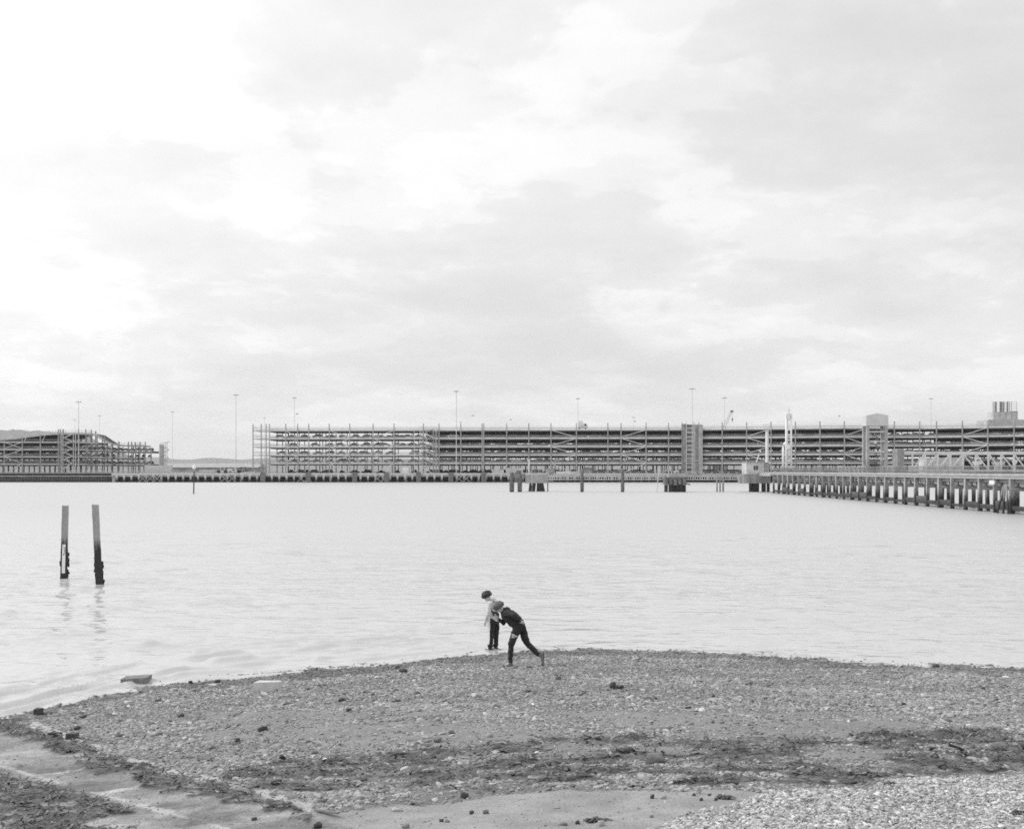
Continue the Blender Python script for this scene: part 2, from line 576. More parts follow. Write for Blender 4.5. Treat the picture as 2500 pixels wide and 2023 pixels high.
# ------------------------------------------------------------------ water
def water_material():
    m = bpy.data.materials.new('estuary_water')
    m.use_nodes = True
    t = m.node_tree
    b = t.nodes['Principled BSDF']
    b.inputs['Base Color'].default_value = (0.51, 0.51, 0.51, 1)
    b.inputs['Roughness'].default_value = 0.06
    b.inputs['IOR'].default_value = 1.33
    g = nd(t, 'ShaderNodeNewGeometry')

    def nz(scale, sx, sy, det):
        mp = nd(t, 'ShaderNodeMapping')
        mp.inputs['Scale'].default_value = (sx, sy, 1)
        mp.inputs['Rotation'].default_value = (0, 0, 0.12)
        t.links.new(g.outputs['Position'], mp.inputs[0])
        n = nd(t, 'ShaderNodeTexNoise', inp={'Scale': scale, 'Detail': det, 'Roughness': 0.6})
        t.links.new(mp.outputs[0], n.inputs['Vector'])
        return n.outputs['Fac']
    h = math_node(t, 'ADD', math_node(t, 'MULTIPLY', nz(0.9, 0.8, 1.3, 2.0), 1.0), math_node(t, 'MULTIPLY', nz(4.0, 0.8, 1.2, 2.0), 0.10))
    h = math_node(t, 'ADD', h, math_node(t, 'MULTIPLY', nz(0.22, 0.6, 1.3, 2.0), 1.2))
    sp = nd(t, 'ShaderNodeSeparateXYZ')
    t.links.new(g.outputs['Position'], sp.inputs[0])
    rr = nd(t, 'ShaderNodeMapRange')
    for q, w in zip(('From Min', 'From Max', 'To Min', 'To Max'), (18.0, 160.0, 0.07, 0.42)):
        rr.inputs[q].default_value = w
    t.links.new(sp.outputs[1], rr.inputs['Value'])
    t.links.new(rr.outputs[0], b.inputs['Roughness'])
    bp = nd(t, 'ShaderNodeBump')
    bp.inputs['Strength'].default_value = 0.75
    bp.inputs['Distance'].default_value = 0.14
    t.links.new(h, bp.inputs['Height'])
    wind = nd(t, 'ShaderNodeMapRange')
    for q, w in zip(('From Min', 'From Max', 'To Min', 'To Max'), (0.36, 0.64, 0.5, 1.0)):
        wind.inputs[q].default_value = w
    t.links.new(nz(0.045, 0.5, 1.6, 2.0), wind.inputs['Value'])
    t.links.new(wind.outputs[0], bp.inputs['Strength'])
    t.links.new(bp.outputs[0], b.inputs['Normal'])
    return m


def build_water():
    nx = 560
    ys = np.concatenate([np.linspace(12, 40, 400, endpoint=False), 40 * (140 / 40) ** np.linspace(0, 1, 250, endpoint=False), 140 * (9000 / 140) ** np.linspace(0, 1, 50)])
    us = np.linspace(-0.62, 0.62, nx)
    us = us * (1 + 0.5 * np.abs(us))
    Yg, U = np.meshgrid(ys, us, indexing='ij')
    Xg = U * (Yg + 6) * (1 + 2 * np.clip((Yg - 140) / 9000, 0, 1))
    amp = np.clip((140 - Yg) / 110, 0, 1)
    sh = np.interp(Xg, _sx, _sy)
    d = Yg - sh                                             # metres out from the shoreline
    w1 = fbm(Xg * 0.55, Yg * 1.5, 91, 3) - 0.5
    w2 = fbm(Xg * 1.6 + 5, Yg * 3.0, 97, 2) - 0.5
    w3 = np.clip(fbm(Xg * 0.30 + 50, Yg * 0.55, 99, 2) - .5, 0, 1)
    z = amp * (w1 * 0.30 * (.4 + 4.5 * w3) + w2 * 0.075 * (.5 + 3 * w3)) * np.clip(0.12 + d * 0.07, 0.1, 1)
    # low wavelets running in to the shore where the water opens out on one side
    ph = d * 2 * math.pi / 1.05 + 2.2 * (fbm(Xg * 0.16, Yg * 0.16, 101, 2) - 0.5) * 4 + Xg * 0.25 + 3.0 * (fbm(Xg * 0.9, Yg * 0.9, 105, 2) - .5)
    crest = (.5 + .5 * np.sin(ph + .6 * np.cos(ph))) ** 7
    env = np.exp(-((d - 3.4) / 3.6) ** 2) * np.clip((-Xg + 1.5) / 6.0, 0.10, 1) * np.clip(4.0 * (fbm(Xg * 1.1, d * 1.5, 103, 3) - 0.40), 0.03, 1)
    z = z + crest * env * 0.12
    z = z - 0.012
    verts = np.stack([Xg, Yg, z], -1).reshape(-1, 3)
    ny = len(ys)
    i = np.arange(ny - 1)[:, None] * nx + np.arange(nx - 1)[None, :]
    faces = np.stack([i, i + 1, i + nx + 1, i + nx], -1).reshape(-1, 4)
    me = np_mesh('water', verts, faces, [water_material()])
    finish(bpy.data.objects.new('water', me), None, (0, 0, 0), kind='structure')


build_water()

# ------------------------------------------------------------------ materials
M_CONC = mat('pale_concrete', 0.54, 0.85, 0.22, 0.6, fine=0.15)
M_CONC2 = mat('grey_concrete', 0.38, 0.88, 0.25, 0.5, fine=0.2)
M_STEEL = mat('galvanised_steel', 0.60, 0.55, 0.15, 0.4)
M_STEEL_D = mat('weathered_steel', 0.24, 0.6, 0.3, 0.8, fine=0.2)
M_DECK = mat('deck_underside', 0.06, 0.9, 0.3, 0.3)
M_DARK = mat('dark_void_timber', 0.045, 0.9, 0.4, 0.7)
M_PILE = mat('wharf_pile', 0.52, 0.85, 0.25, 0.8, stain=(0.7, 2.1, 0.05))
M_FEND = mat('rubber_fender', 0.16, 0.8, 0.3, 1.2, fine=0.2)
M_TIMBER = mat('weathered_timber', 0.31, 0.9, 0.35, 3.0, streak=7.0, bump=0.7, bscale=22, stain=(1.45, 2.0, 0.035), fine=0.25)
M_BLACKPILE = mat('tarred_pile', 0.11, 0.7, 0.4, 2.0, stain=(1.0, 3.0, 0.035))
M_WHITE = mat('white_paint', 0.78, 0.45, 0.08, 1.0)
M_GROUND = mat('quay_ground', 0.18, 0.9, 0.3, 0.15, fine=0.2)
M_GRASS = mat('rough_bank', 0.10, 0.95, 0.5, 1.0, fine=0.3)
M_HILL = mat('far_woodland', 0.10, 0.95, 0.5, 0.03, fine=0.5)
M_GLASS = mat('car_glass', 0.03, 0.08, 0.1, 1.0)
M_TYRE = mat('tyre_rubber', 0.03, 0.8, 0.2, 3.0)
M_CARS = [mat('car_paint_black', 0.03, 0.3, 0.1), mat('car_paint_grey', 0.11, 0.35, 0.1), mat('car_paint_blue', 0.06, 0.3, 0.1), mat('car_paint_silver', 0.36, 0.35, 0.1), mat('car_paint_white', 0.70, 0.35, 0.05)]
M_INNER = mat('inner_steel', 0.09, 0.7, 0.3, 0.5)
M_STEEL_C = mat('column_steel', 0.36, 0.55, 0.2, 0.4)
M_PIPE = mat('pipe_lagging', 0.5, 0.5, 0.15, 0.8)
M_PANEL = mat('pale_cladding', 0.58, 0.6, 0.08, 0.3)

# ------------------------------------------------------------------ land behind the quay
QZ = 3.45
b = MB()
b.add([(-9000, 506, QZ), (9000, 506, QZ), (9000, 12500, QZ), (-9000, 12500, QZ)], [(0, 1, 2, 3)])
b.build('ground', M_GROUND, kind='structure')


def ridge(name, prof, Y, depth, rough, seed, m, tree=6.0):
    """rounded wooded ridge: prof = [(px, py)] of its skyline"""
    pxs = np.linspace(prof[0][0], prof[-1][0], 500)
    pys = np.interp(pxs, [a for a, _ in prof], [c for _, c in prof])
    X = (pxs - 1250) / F * Y
    H = CH + (HZ - pys) / F * Y - QZ
    n = 16
    ts = np.linspace(-1, 1, n)
    V = []
    for t in ts:
        hh = H * np.cos(t * math.pi / 2) ** 0.7
        k = np.clip(1 - abs(t), 0.0, 1)
        bump = (fbm(X * rough, np.full_like(X, t * 9 + seed), seed, 4) - 0.5) * tree * (k > 0.01)
        V.append(np.stack([X, np.full_like(X, Y + t * depth), QZ - 0.5 + np.maximum(hh + bump * np.minimum(1, hh / 8), 0)], -1))
    V = np.stack(V).reshape(-1, 3)
    nx = len(pxs)
    i = np.arange(n - 1)[:, None] * nx + np.arange(nx - 1)[None, :]
    faces = np.stack([i, i + 1, i + nx + 1, i + nx], -1).reshape(-1, 4)
    me = np_mesh(name, V, faces, [m], smooth=False)
    return finish(bpy.data.objects.new(name, me), None, (0, 0, 0), kind='structure')


ridge('hills', [(-1500, 1128), (-300, 1120), (200, 1122), (380, 1114), (430, 1120), (480, 1122), (520, 1117), (600, 1122), (680, 1116), (760, 1112), (900, 1118), (1300, 1122), (1700, 1118), (2200, 1124), (3000, 1118), (4200, 1130)], 11500, 700, 0.003, 3, M_HILL, 30.0)
ridge('wooded_hill', [(-900, 1085), (-300, 1060), (-60, 1053), (30, 1051), (120, 1054), (200, 1060), (240, 1080), (300, 1110), (350, 1130), (400, 1142)], 9000, 500, 0.010, 9, M_HILL, 60.0)

# long low transit shed across the far yard
sh = empty('transit_shed', (XW(520, 900), 900, QZ), 'long low pale transit shed in the gap between the two car parks', 'shed')
x0, x1 = XW(380, 900), XW(628, 900)
MB().box(x0, x1, 900, 930, QZ, 6.8).build('wall', M_CONC2, sh)
MB().prism([(899, 6.9), (931, 6.9), (915, 10.0)], x0 - 1, x1 + 1, 'x').build('roof', M_CONC2, sh)
for k in range(7):
    xx = x0 + 8 + k * 9.6
    MB().box(xx, xx + 4, 899.7, 899.95, QZ, 6.0).build('door', M_STEEL_D, sh)

# ------------------------------------------------------------------ piled wharf along the far side
YW = 500.0
S = YW / F
wx0, wx1 = XW(272, YW), XW(2700, YW)
wh = empty('wharf', ((wx0 + wx1) / 2, YW, 0), 'long concrete wharf on pale piles along the far side of the water', 'wharf')
MB().box(wx0, wx1, YW, YW + 6.2, 2.95, QZ + 0.02).build('deck', M_CONC, wh)
MB().box(wx0, wx1, YW + 0.35, YW + 0.95, 2.25, 2.95).build('edge_beam', M_CONC2, wh)
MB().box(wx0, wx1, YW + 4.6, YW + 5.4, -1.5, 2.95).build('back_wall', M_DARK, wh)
src = None
k = 0
px = 410.8 - 7 * 18.05
pile_x = []
while px < 1890:
    X = XW(px, YW)
    if src is None:
        bb = MB()
        bb.prism([(X - 0.36, -1.5), (X + 0.36, -1.5), (X + 0.36, 2.2), (X + 0.62, 2.94), (X - 0.62, 2.94), (X - 0.36, 2.2)], YW - 0.02, YW + 0.7, 'y')
        src = bb.build('pile', M_PILE, wh)
        base = src
    else:
        inst(base, Vector((X, YW + 0.34, ORIG[base.name].z)), wh)
    pile_x.append(X)
    px += 18.05
fend = None
for px in (642, 753, 866, 944, 1022, 1101, 1181, 1262, 1345):
    X = XW(px, YW)
    if fend is None:
        bb = MB().box(X - 0.95, X + 0.95, YW - 0.75, YW - 0.1, 0.15, 4.05)
        bb.box(X - 0.2, X + 0.2, YW - 0.82, YW - 0.76, 0.3, 3.9)
        fend = bb.build('fender', M_FEND, wh)
    else:
        inst(fend, Vector((X, ORIG[fend.name].y, ORIG[fend.name].z)), wh)
for px in (340, 358, 375, 540, 558, 726, 743, 913, 930, 1112, 1130, 1290):
    X = XW(px, YW)
    bb = MB().bar((X, YW - 0.15, 2.7), (X + 2.9, YW - 0.15, 0.2), 0.22).bar((X + 2.9, YW - 0.3, 2.7), (X, YW - 0.3, 0.2), 0.22)
    bb.build('cross_brace', M_CONC2, wh)
# ladders, kerb and bollards of the wharf edge
for px in (395, 588, 806, 992, 1168):
    X = XW(px, YW)
    bb = MB().bar((X - .22, YW - .12, 0.2), (X - .22, YW - .12, 3.4), 0.07).bar((X + .22, YW - .12, 0.2), (X + .22, YW - .12, 3.4), 0.07)
    for q in range(9):
        bb.bar((X - .22, YW - .12, 0.4 + q * .33), (X + .22, YW - .12, 0.4 + q * .33), 0.05)
    bb.build('ladder', M_STEEL, wh)
MB().box(wx0, wx1, YW + 0.1, YW + 0.4, QZ + 0.03, QZ + 0.28).build('kerb', M_CONC, wh)
MB().box(wx0, wx0 + 1.2, YW + 0.8, YW + 6, -1.5, 2.94).build('end_wall', M_CONC2, wh)

# sheet piled quay with a rough bank on top
sx0, sx1 = XW(-260, 503), XW(281, 503)
sq = empty('quay_wall', ((sx0 + sx1) / 2, 503, 0), 'dark corrugated sheet pile quay wall below the curved car park', 'quay wall')
n = 0
sheet = None
X = sx0
while X < sx1:
    if sheet is None:
        sheet = MB().prism([(X, 503.4), (X + 0.35, 503.0), (X + 0.75, 503.0), (X + 1.1, 503.4), (X + 1.1, 503.9), (X, 503.9)], -1.5, 2.35, 'z').build('sheet_pile', mat('tarred_sheet_pile', 0.075, 0.7, 0.4, 0.5, stain=(0.2, 1.2, 0.035)), sq)
    else:
        inst(sheet, Vector((X + 0.55, ORIG[sheet.name].y, ORIG[sheet.name].z)), sq)
    X += 1.12
MB().box(sx0, sx1 + 1, 502.9, 504.3, 2.36, 2.7).build('capping_beam', M_CONC2, sq)
bb = MB()
bb.prism([(504.0, 2.3), (512, 3.75), (530, 3.9), (530, 2.0)], sx0, sx1 + 2, 'x')
bb.build('bank', M_GRASS, kind='structure')


# ------------------------------------------------------------------ cars
def car_mesh(kind, paint):
    """side profile along x, 4.3 m long, nose to -x"""
    if kind == 0:    # hatchback
        lo = [(-2.0, .32), (-2.05, .55), (-1.95, .75), (-1.05, .92), (1.85, .98), (1.98, .7), (1.95, .32)]
        up = [(-1.1, .92), (-0.35, 1.42), (1.15, 1.46), (1.75, 1.0)]
    elif kind == 1:  # saloon
        lo = [(-2.2, .32), (-2.25, .52), (-2.1, .72), (-1.0, .90), (1.4, .96), (2.2, .92), (2.26, .6), (2.15, .32)]
        up = [(-1.05, .90), (-0.3, 1.38), (0.75, 1.40), (1.5, .96)]
    else:            # estate / off-roader
        lo = [(-2.15, .38), (-2.22, .65), (-2.1, .9), (-1.1, 1.05), (2.1, 1.1), (2.2, .75), (2.1, .38)]
        up = [(-1.15, 1.05), (-0.5, 1.62), (1.7, 1.64), (2.05, 1.1)]
    v, f, m = [], [], []

    def ext(poly, w0, w1, mi_side, mi_rim):
        k = len(v)
        n = len(poly)
        zt = max(z for _, z in poly)
        zb = min(z for _, z in poly)
        for s in (-1, 1):
            for x, z in poly:
                w = w0 + (w1 - w0) * (z - zb) / max(zt - zb, .01)
                v.append((x, s * w, z))
        f.append(tuple(range(k, k + n)))
        f.append(tuple(range(k + n, k + 2 * n))[::-1])
        m.extend([mi_side] * 2)
        for i in range(n):
            j = (i + 1) % n
            f.append((k + i, k + i + n, k + j + n, k + j))
            m.append(mi_rim(i))
    ext(lo, .86, .84, 0, lambda i: 0)
    ext(up, .80, .62, 1, lambda i: 1 if i in (0, 2) else 0)
    # roof panel and pillars proud of the glass
    (a, za), (c, zc), (d, zd), (e, ze) = up
    bb = MB()
    bb.box(c - .05, d + .05, -.63, .63, zc - .03, max(zc, zd) + .03, 0)
    for s in (-1, 1):
        bb.bar((c + (d - c) * .45, s * .72, .95), (c + (d - c) * .45, s * .655, zc), .09, .05, 0)
        for wx in (-1.32, 1.3):
            bb.tube([(wx, s * .72, .31), (wx, s * .88, .31)], .31, 9, 2)
    k = len(v)
    v += bb.v
    f += [tuple(i + k for i in q) for q in bb.f]
    m += bb.m
    me = bpy.data.meshes.new('car')
    me.from_pydata(v, [], f)
    for q in (paint, M_GLASS, M_TYRE):
        me.materials.append(q)
    me.polygons.foreach_set('material_index', m)
    me.update()
    return me


CAR = [[car_mesh(k, p) for p in M_CARS] for k in range(3)]
COLW = ['black', 'dark grey', 'dark', 'silver', 'white']


def put_car(loc, rz, kind, tone, label, group, name='parked_car'):
    o = bpy.data.objects.new(name, CAR[kind][tone])
    finish(o, None, loc, label, 'car', group)
    o.rotation_euler.z = rz
    return o


def merged_cars(name, spots, label):
    V, Fc, Mi = [], [], []
    for (x, y, z, rz, kind) in spots:
        me = CAR[kind][0]
        c, s = math.cos(rz), math.sin(rz)
        k = len(V)
        V += [(x + c * q.co.x - s * q.co.y, y + s * q.co.x + c * q.co.y, z + q.co.z) for q in me.vertices]
        Fc += [tuple(i + k for i in p.vertices) for p in me.polygons]
        Mi += [p.material_index for p in me.polygons]
    me = bpy.data.meshes.new(name)
    me.from_pydata(V, [], Fc)
    for q in (M_CARS[1], M_GLASS, M_TYRE):
        me.materials.append(q)
    me.polygons.foreach_set('material_index', Mi)
    me.update()
    finish(bpy.data.objects.new(name, me), None, (0, 0, 0), label, 'cars', kind='stuff')


# ------------------------------------------------------------------ the long open steel car park
LV = [8.0, 11.4, 14.8, 18.2, 21.6]
CP = [(618, 512), (1000, 507), (1690, 499), (2050, 481), (2250, 485), (2420, 472), (2720, 455)]


def cpY(px):
    return float(np.interp(px, [a for a, _ in CP], [c for _, c in CP]))


def cpP(px, dz, dy=0.0):
    Y = cpY(px)
    return Vector((XW(px, Y), Y + dy, dz))


def strip(name, pxs, f_y, f_p, z0f, z1f, d0, d1, m, parent):
    """slab following the facade line, from d0 to d1 metres behind it"""
    bb = MB()
    n = len(pxs)
    vs = []
    for p in pxs:
        for d in (d0, d1 if not callable(d1) else d1(p)):
            q = f_p(p, 0.0)
            for zf in (z0f, z1f):
                vs.append((q.x * (1 + 0.0 * d), q.y + d, zf(p) if callable(zf) else zf))
    fs = []
    for i in range(n - 1):
        a, c = i * 4, i * 4 + 4
        fs += [(a, c, c + 1, a + 1), (a + 2, a + 3, c + 3, c + 2), (a + 1, c + 1, c + 3, a + 3), (a, a + 2, c + 2, c)]
    fs += [(0, 1, 3, 2), ((n - 1) * 4, (n - 1) * 4 + 2, (n - 1) * 4 + 3, (n - 1) * 4 + 1)]
    bb.add(vs, fs)
    return bb.build(name, m, parent)


cp = empty('car_park', (XW(1500, 500), 505, QZ), 'long open steel multi-storey car park behind the wharf, its decks full of cars', 'car park')
nodes = [660, 760, 860, 960, 1030, 1040, 1130, 1250, 1400, 1550, 1690, 1780, 1880, 1960, 2050, 2120, 2190, 2250, 2330, 2420, 2520, 2720]


def cp_depth(px):
    return float(np.interp(px, [600, 1030, 1040, 1690, 2200, 2230, 2330, 2350, 2700], [17, 17, 60, 60, 60, 24, 24, 60, 60]))


for k, z in enumerate(LV):
    strip('deck', nodes, None, cpP, z - 1.08, z - 0.06, 0.15, cp_depth, M_DECK, cp)  # slab deepened in near-black to darken the shaded soffit under the edge beam
    for a, c in zip(nodes[:-1], nodes[1:]):
        MB().bar(cpP(a, z - 0.30), cpP(c, z - 0.30), 0.22, 0.62).build('edge_beam', M_STEEL, cp)
    for dz, hh in ((0.42, 0.30), (1.05, 0.09)):
        bb = MB()
        for a, c in zip(nodes[:-1], nodes[1:]):
            bb.bar(cpP(a, z + dz, 0.05), cpP(c, z + dz, 0.05), 0.06, hh)
        bb.build('guard_rail', M_CONC2, cp)
# open skeleton at the free end
for z in LV:
    bb = MB()
    for dz, h in ((-0.3, 0.4), (0.6, 0.1), (1.1, 0.1)):
        bb.bar(cpP(618, z + dz), cpP(660, z + dz), 0.2, h)
        bb.bar(cpP(618, z + dz), cpP(618, z + dz, 16), 0.2, h)
        bb.bar(cpP(618, z + dz, 16), cpP(664, z + dz, 16), 0.2, h)
    bb.build('end_beam', M_STEEL, cp)
FC = [618, 638, 650, 658, 698, 727, 754, 804, 854, 911, 962, 1034, 1072, 1125, 1177, 1181, 1237, 1291, 1345, 1407, 1484, 1516, 1577, 1632, 1665, 1706,
      1763, 1822.5, 1882, 1941.5, 2001.5, 2061, 2116, 2183, 2245, 2286, 2349, 2411, 2475, 2540, 2600]
colm = None
for p in FC:
    q = cpP(p, 0, -0.18)
    if colm is None:
        colm = MB().box(q.x - .2, q.x + .2, q.y - .2, q.y + .2, QZ, 24.0).build('column', M_STEEL_C, cp)
        cz = ORIG[colm.name].z
    else:
        inst(colm, Vector((q.x, q.y, cz)), cp)
inner = None
for row, (d, st) in enumerate(((7.5, 24), (15.5, 22), (24.0, 27), (34.0, 29), (46.0, 30), (56.0, 30))):
    p = 668 + row * 5
    while p < 2560:
        if cp_depth(p) > d:
            q = cpP(p, 0, d)
            if inner is None:
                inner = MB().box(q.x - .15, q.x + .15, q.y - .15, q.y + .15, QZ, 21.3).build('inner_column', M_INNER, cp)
                iz = ORIG[inner.name].z
            else:
                inst(inner, Vector((q.x, q.y, iz)), cp)
        p += st * random.choice((0.6, 1.0, 1.0, 1.5)) * (1.6 if row > 1 else 1.15)
for a, c, flip in ((698, 727, 0), (804, 854, 0), (911, 962, 1), (1345, 1407, 0), (1516, 1577, 1), (1822.5, 1882, 1), (2061, 2116, 1), (2349, 2411, 1)):
    zz = [QZ] + LV
    for k in range(5):
        up = (k + flip) % 2
        p0, p1 = (a, c) if up else (c, a)
        MB().bar(cpP(p0, zz[k] + 0.1, -0.1), cpP(p1, zz[k + 1] - 0.4, -0.1), 0.2, 0.24).build('brace', M_STEEL, cp)

# zigzag steel stair on the front
st = MB().box(XW(1012, 505) - .1, XW(1012, 505) + .1, 503.3, 503.5, QZ, 21.8).build('steel_stair', M_STEEL, cp)
for p in (1026, 1031, 1041, 1058, 1063, 1067):
    q = cpP(p, 0, -1.6)
    MB().bar((q.x, q.y, QZ), (q.x, q.y, 22.5), 0.2).build('post', M_STEEL, st)
zz = [QZ] + LV
for k in range(5):
    zm = (zz[k] + zz[k + 1]) / 2
    MB().bar(cpP(1058, zz[k], -1.9), cpP(1036, zm, -1.9), 0.9, 0.3).build('flight', M_STEEL, st)
    MB().bar(cpP(1036, zm, -1.0), cpP(1058, zz[k + 1], -1.0), 0.9, 0.3).build('flight', M_STEEL_D, st)
    MB().bar(cpP(1027, zm, -1.4), cpP(1037, zm, -1.4), 1.8, 0.2).build('landing', M_STEEL, st)
    bb = MB()
    for i in range(8):
        p = 1027 + i * 4.5
        bb.bar(cpP(p, zz[k + 1], -2.3), cpP(p, zz[k + 1] + 1.1, -2.3), 0.06)
        bb.bar(cpP(p, zm, -2.3), cpP(p, zm + 1.1, -2.3), 0.06)
    bb.bar(cpP(1026, zz[k + 1] + 1.1, -2.3), cpP(1060, zz[k + 1] + 1.1, -2.3), 0.08)
    bb.build('balustrade', M_STEEL, st)

# concrete stair core with glazed middle
q0, q1 = cpP(1667, 0, -2.2), cpP(1674, 0, -2.2)
core = MB().box(q0.x, q1.x, q0.y, q0.y + 4, QZ, 23.5).build('stair_core', M_STEEL_D, cp)
for a, c, m_ in ((1694.5, 1703, M_STEEL_D), (1703.5, 1714, M_CONC2)):
    q0, q1 = cpP(a, 0, -2.2), cpP(c, 0, -2.2)
    MB().box(q0.x, q1.x, q0.y, q0.y + 4, QZ, 23.2).build('wall', m_, core)
q0, q1 = cpP(1674.3, 0, -1.6), cpP(1694.2, 0, -1.6)
for k in range(11):
    z = QZ + 0.6 + k * 1.75
    MB().box(q0.x, q1.x, q0.y - .3, q0.y + 1.5, z, z + 0.45).build('landing', M_CONC, core)
    MB().box(q0.x, q1.x, q0.y + .2, q0.y + .3, z + 0.46, z + 1.74).build('pane', M_STEEL_D if k % 2 else M_FEND, core)
for p in (1674, 1691, 1694):
    q = cpP(p, 0, -2.3)
    MB().box(q.x - .12, q.x + .12, q.y, q.y + .2, QZ, 24.4).build('post', M_STEEL, core)
MB().bar(cpP(1668, 8.6, -2.5), cpP(1706, 8.8, -2.5), 0.2, 0.25).build('tie_bar', M_CONC, core)

KINDW = ['hatchback', 'saloon', 'estate car']
SEGS = [(800, 'near its open end'), (960, 'before the steel stair'), (1080, 'behind the steel stair'), (1330, 'past the steel stair'), (1520, 'mid-length'), (1660, 'before the stair core'),
        (1830, 'past the stair core'), (1960, 'behind the loading arm'), (2090, 'before the gabled tower'), (2200, 'behind the gabled tower'), (2350, 'past the gabled tower'), (2600, 'below the pipe stack')]
ORD = ['first', 'second', 'third', 'fourth']
for k in range(4):
    z = LV[k]
    p = 668 + (6 if k == 0 else 0) + random.uniform(0, 5)
    while p < 2530:
        gap = random.random() < (0.20 if p < 800 else 0.10)
        if not gap and not (1655 < p < 1722):
            q = cpP(p + 13, z - 0.05, random.uniform(2.1, 3.4))
            ang = 0.03 if p < 1690 else 0.06
            kd = random.choice((0, 0, 1, 1, 2))
            tn = random.choices(range(5), (5, 5, 4, 3 if p > 1750 else 1, 2 if p > 1750 else 0.6))[0]
            seg = [w for e, w in SEGS if p < e][0]
            lab = '%s %s on the %s deck of the long car park, %s' % (COLW[tn], KINDW[kd].split()[0], ORD[k], seg)
            put_car(q, random.choice((0, math.pi)) - ang, kd, tn, lab, 'cars on the %s deck of the long car park' % ORD[k])
        p += random.choice((26, 26.5, 27, 28, 30, 33)) + random.uniform(0, 2)
spots = []
for d in (5.0, 14.0, 22.0, 30.0, 42.0):
    p = 690 + random.uniform(0, 20)
    while p < 2300:
        if cp_depth(p) > d and random.random() < .62:
            q = cpP(p, QZ, d)
            spots.append((q.x, q.y, q.z, random.choice((0, 1.57, .4)), random.choice((0, 1, 2, 2))))
        p += random.uniform(26, 44)
for k in range(4):
    for d in (9.5, 18.0, 27.0, 36.0, 45.0, 54.0):
        p = 700 + random.uniform(0, 20)
        while p < 2500:
            if cp_depth(p) > d + 3 and random.random() < 0.72:
                q = cpP(p, LV[k] - .05, d)
                spots.append((q.x, q.y, q.z, 0, random.choice((0, 1, 2))))
            p += 30
merged_cars('rear_cars', spots, 'rows of dark cars deep inside the long car park')

# ------------------------------------------------------------------ the curved-roof car park
LP = [(-160, 566), (0, 572), (195, 577), (255, 602), (305, 634), (400, 642)]
LR = [(-160, 15.5), (-60, 17.6), (0, 19.2), (60, 20.5), (110, 21.8), (150, 22.2), (195, 22.2), (220, 22.4), (235, 21.9), (248, 20.4), (262, 18.7), (280, 17.8), (305, 17.6), (355, 17.7)]


def lpP(px, z, dy=0.0):
    Y = float(np.interp(px, [a for a, _ in LP], [c for _, c in LP]))
    return Vector((XW(px, Y), Y + dy, z))


def lp_depth(p):
    return float(np.interp(p, [-160, 100, 150, 190, 240, 300, 372], [66, 60, 40, 22, 14, 12, 12]))


def lroof(px):
    return float(np.interp(px, [a for a, _ in LR], [c for _, c in LR]))


lp = empty('curved_car_park', (XW(150, 580), 585, QZ), 'open car park with a wave-shaped roof deck above the sheet pile quay', 'car park')
LL = [8.0, 11.4, 14.8, 18.2]
lends = [372, 368, 372, 300]
for k, z in enumerate(LL):
    pts = [p for p in (-160, -60, 60, 195, 225, 255, 280, 305, 335, 372) if p <= lends[k]]
    if k == 3:
        pts = [-60, 60, 195, 225, 240]
    strip('deck', pts, None, lpP, z - 1.05, z - 0.06, 0.15, lp_depth, M_DECK, lp)  # same deepened near-black slab, soffit shade put into its shape and colour
    for a, c in zip(pts[:-1], pts[1:]):
        MB().bar(lpP(a, z - .3), lpP(c, z - .3), 0.22, 0.62).build('edge_beam', M_STEEL, lp)
        bb = MB()
        for dz in (.55, 1.05):
            bb.bar(lpP(a, z + dz), lpP(c, z + dz), 0.07, 0.1)
        bb.build('guard_rail', M_STEEL, lp)
rp = list(range(-160, 356, 8))
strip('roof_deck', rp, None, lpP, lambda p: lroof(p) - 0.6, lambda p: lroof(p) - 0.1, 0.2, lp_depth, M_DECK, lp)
bb = MB()
for a, c in zip(rp[:-1], rp[1:]):
    bb.bar(lpP(a, lroof(a) - .2), lpP(c, lroof(c) - .2), 0.3, 1.0)
bb.build('roof_beam', M_STEEL, lp)
bb = MB()
for i, a in enumerate(rp[:-1]):
    if a > 90:
        bb.bar(lpP(a, lroof(a) + 1.1), lpP(a + 8, lroof(a + 8) + 1.1), 0.08, 0.1)
        bb.bar(lpP(a, lroof(a)), lpP(a, lroof(a) + 1.6), 0.12)
bb.build('roof_rail', M_STEEL, lp)
for p in (-90, -40, 11, 55, 99, 143, 148, 155, 192, 210, 223, 234, 255, 273, 291, 314, 322, 331, 342, 355, 369):
    q = lpP(p, 0, -.2)
    top = lroof(p) + (1.8 if p > 140 else -0.2)
    if p > 356:
        top = 16.5
    MB().box(q.x - .25, q.x + .25, q.y - .2, q.y + .2, QZ, top).build('column', M_STEEL_C, lp)
for p in range(-80, 340, 13):
    for d in (9, 20):
        if d > lp_depth(p):
            continue
        q = lpP(p + d * .3, 0, d)
        MB().box(q.x - .18, q.x + .18, q.y - .18, q.y + .18, QZ, min(lroof(min(p, 350)), 99) - .6).build('inner_column', M_INNER, lp)
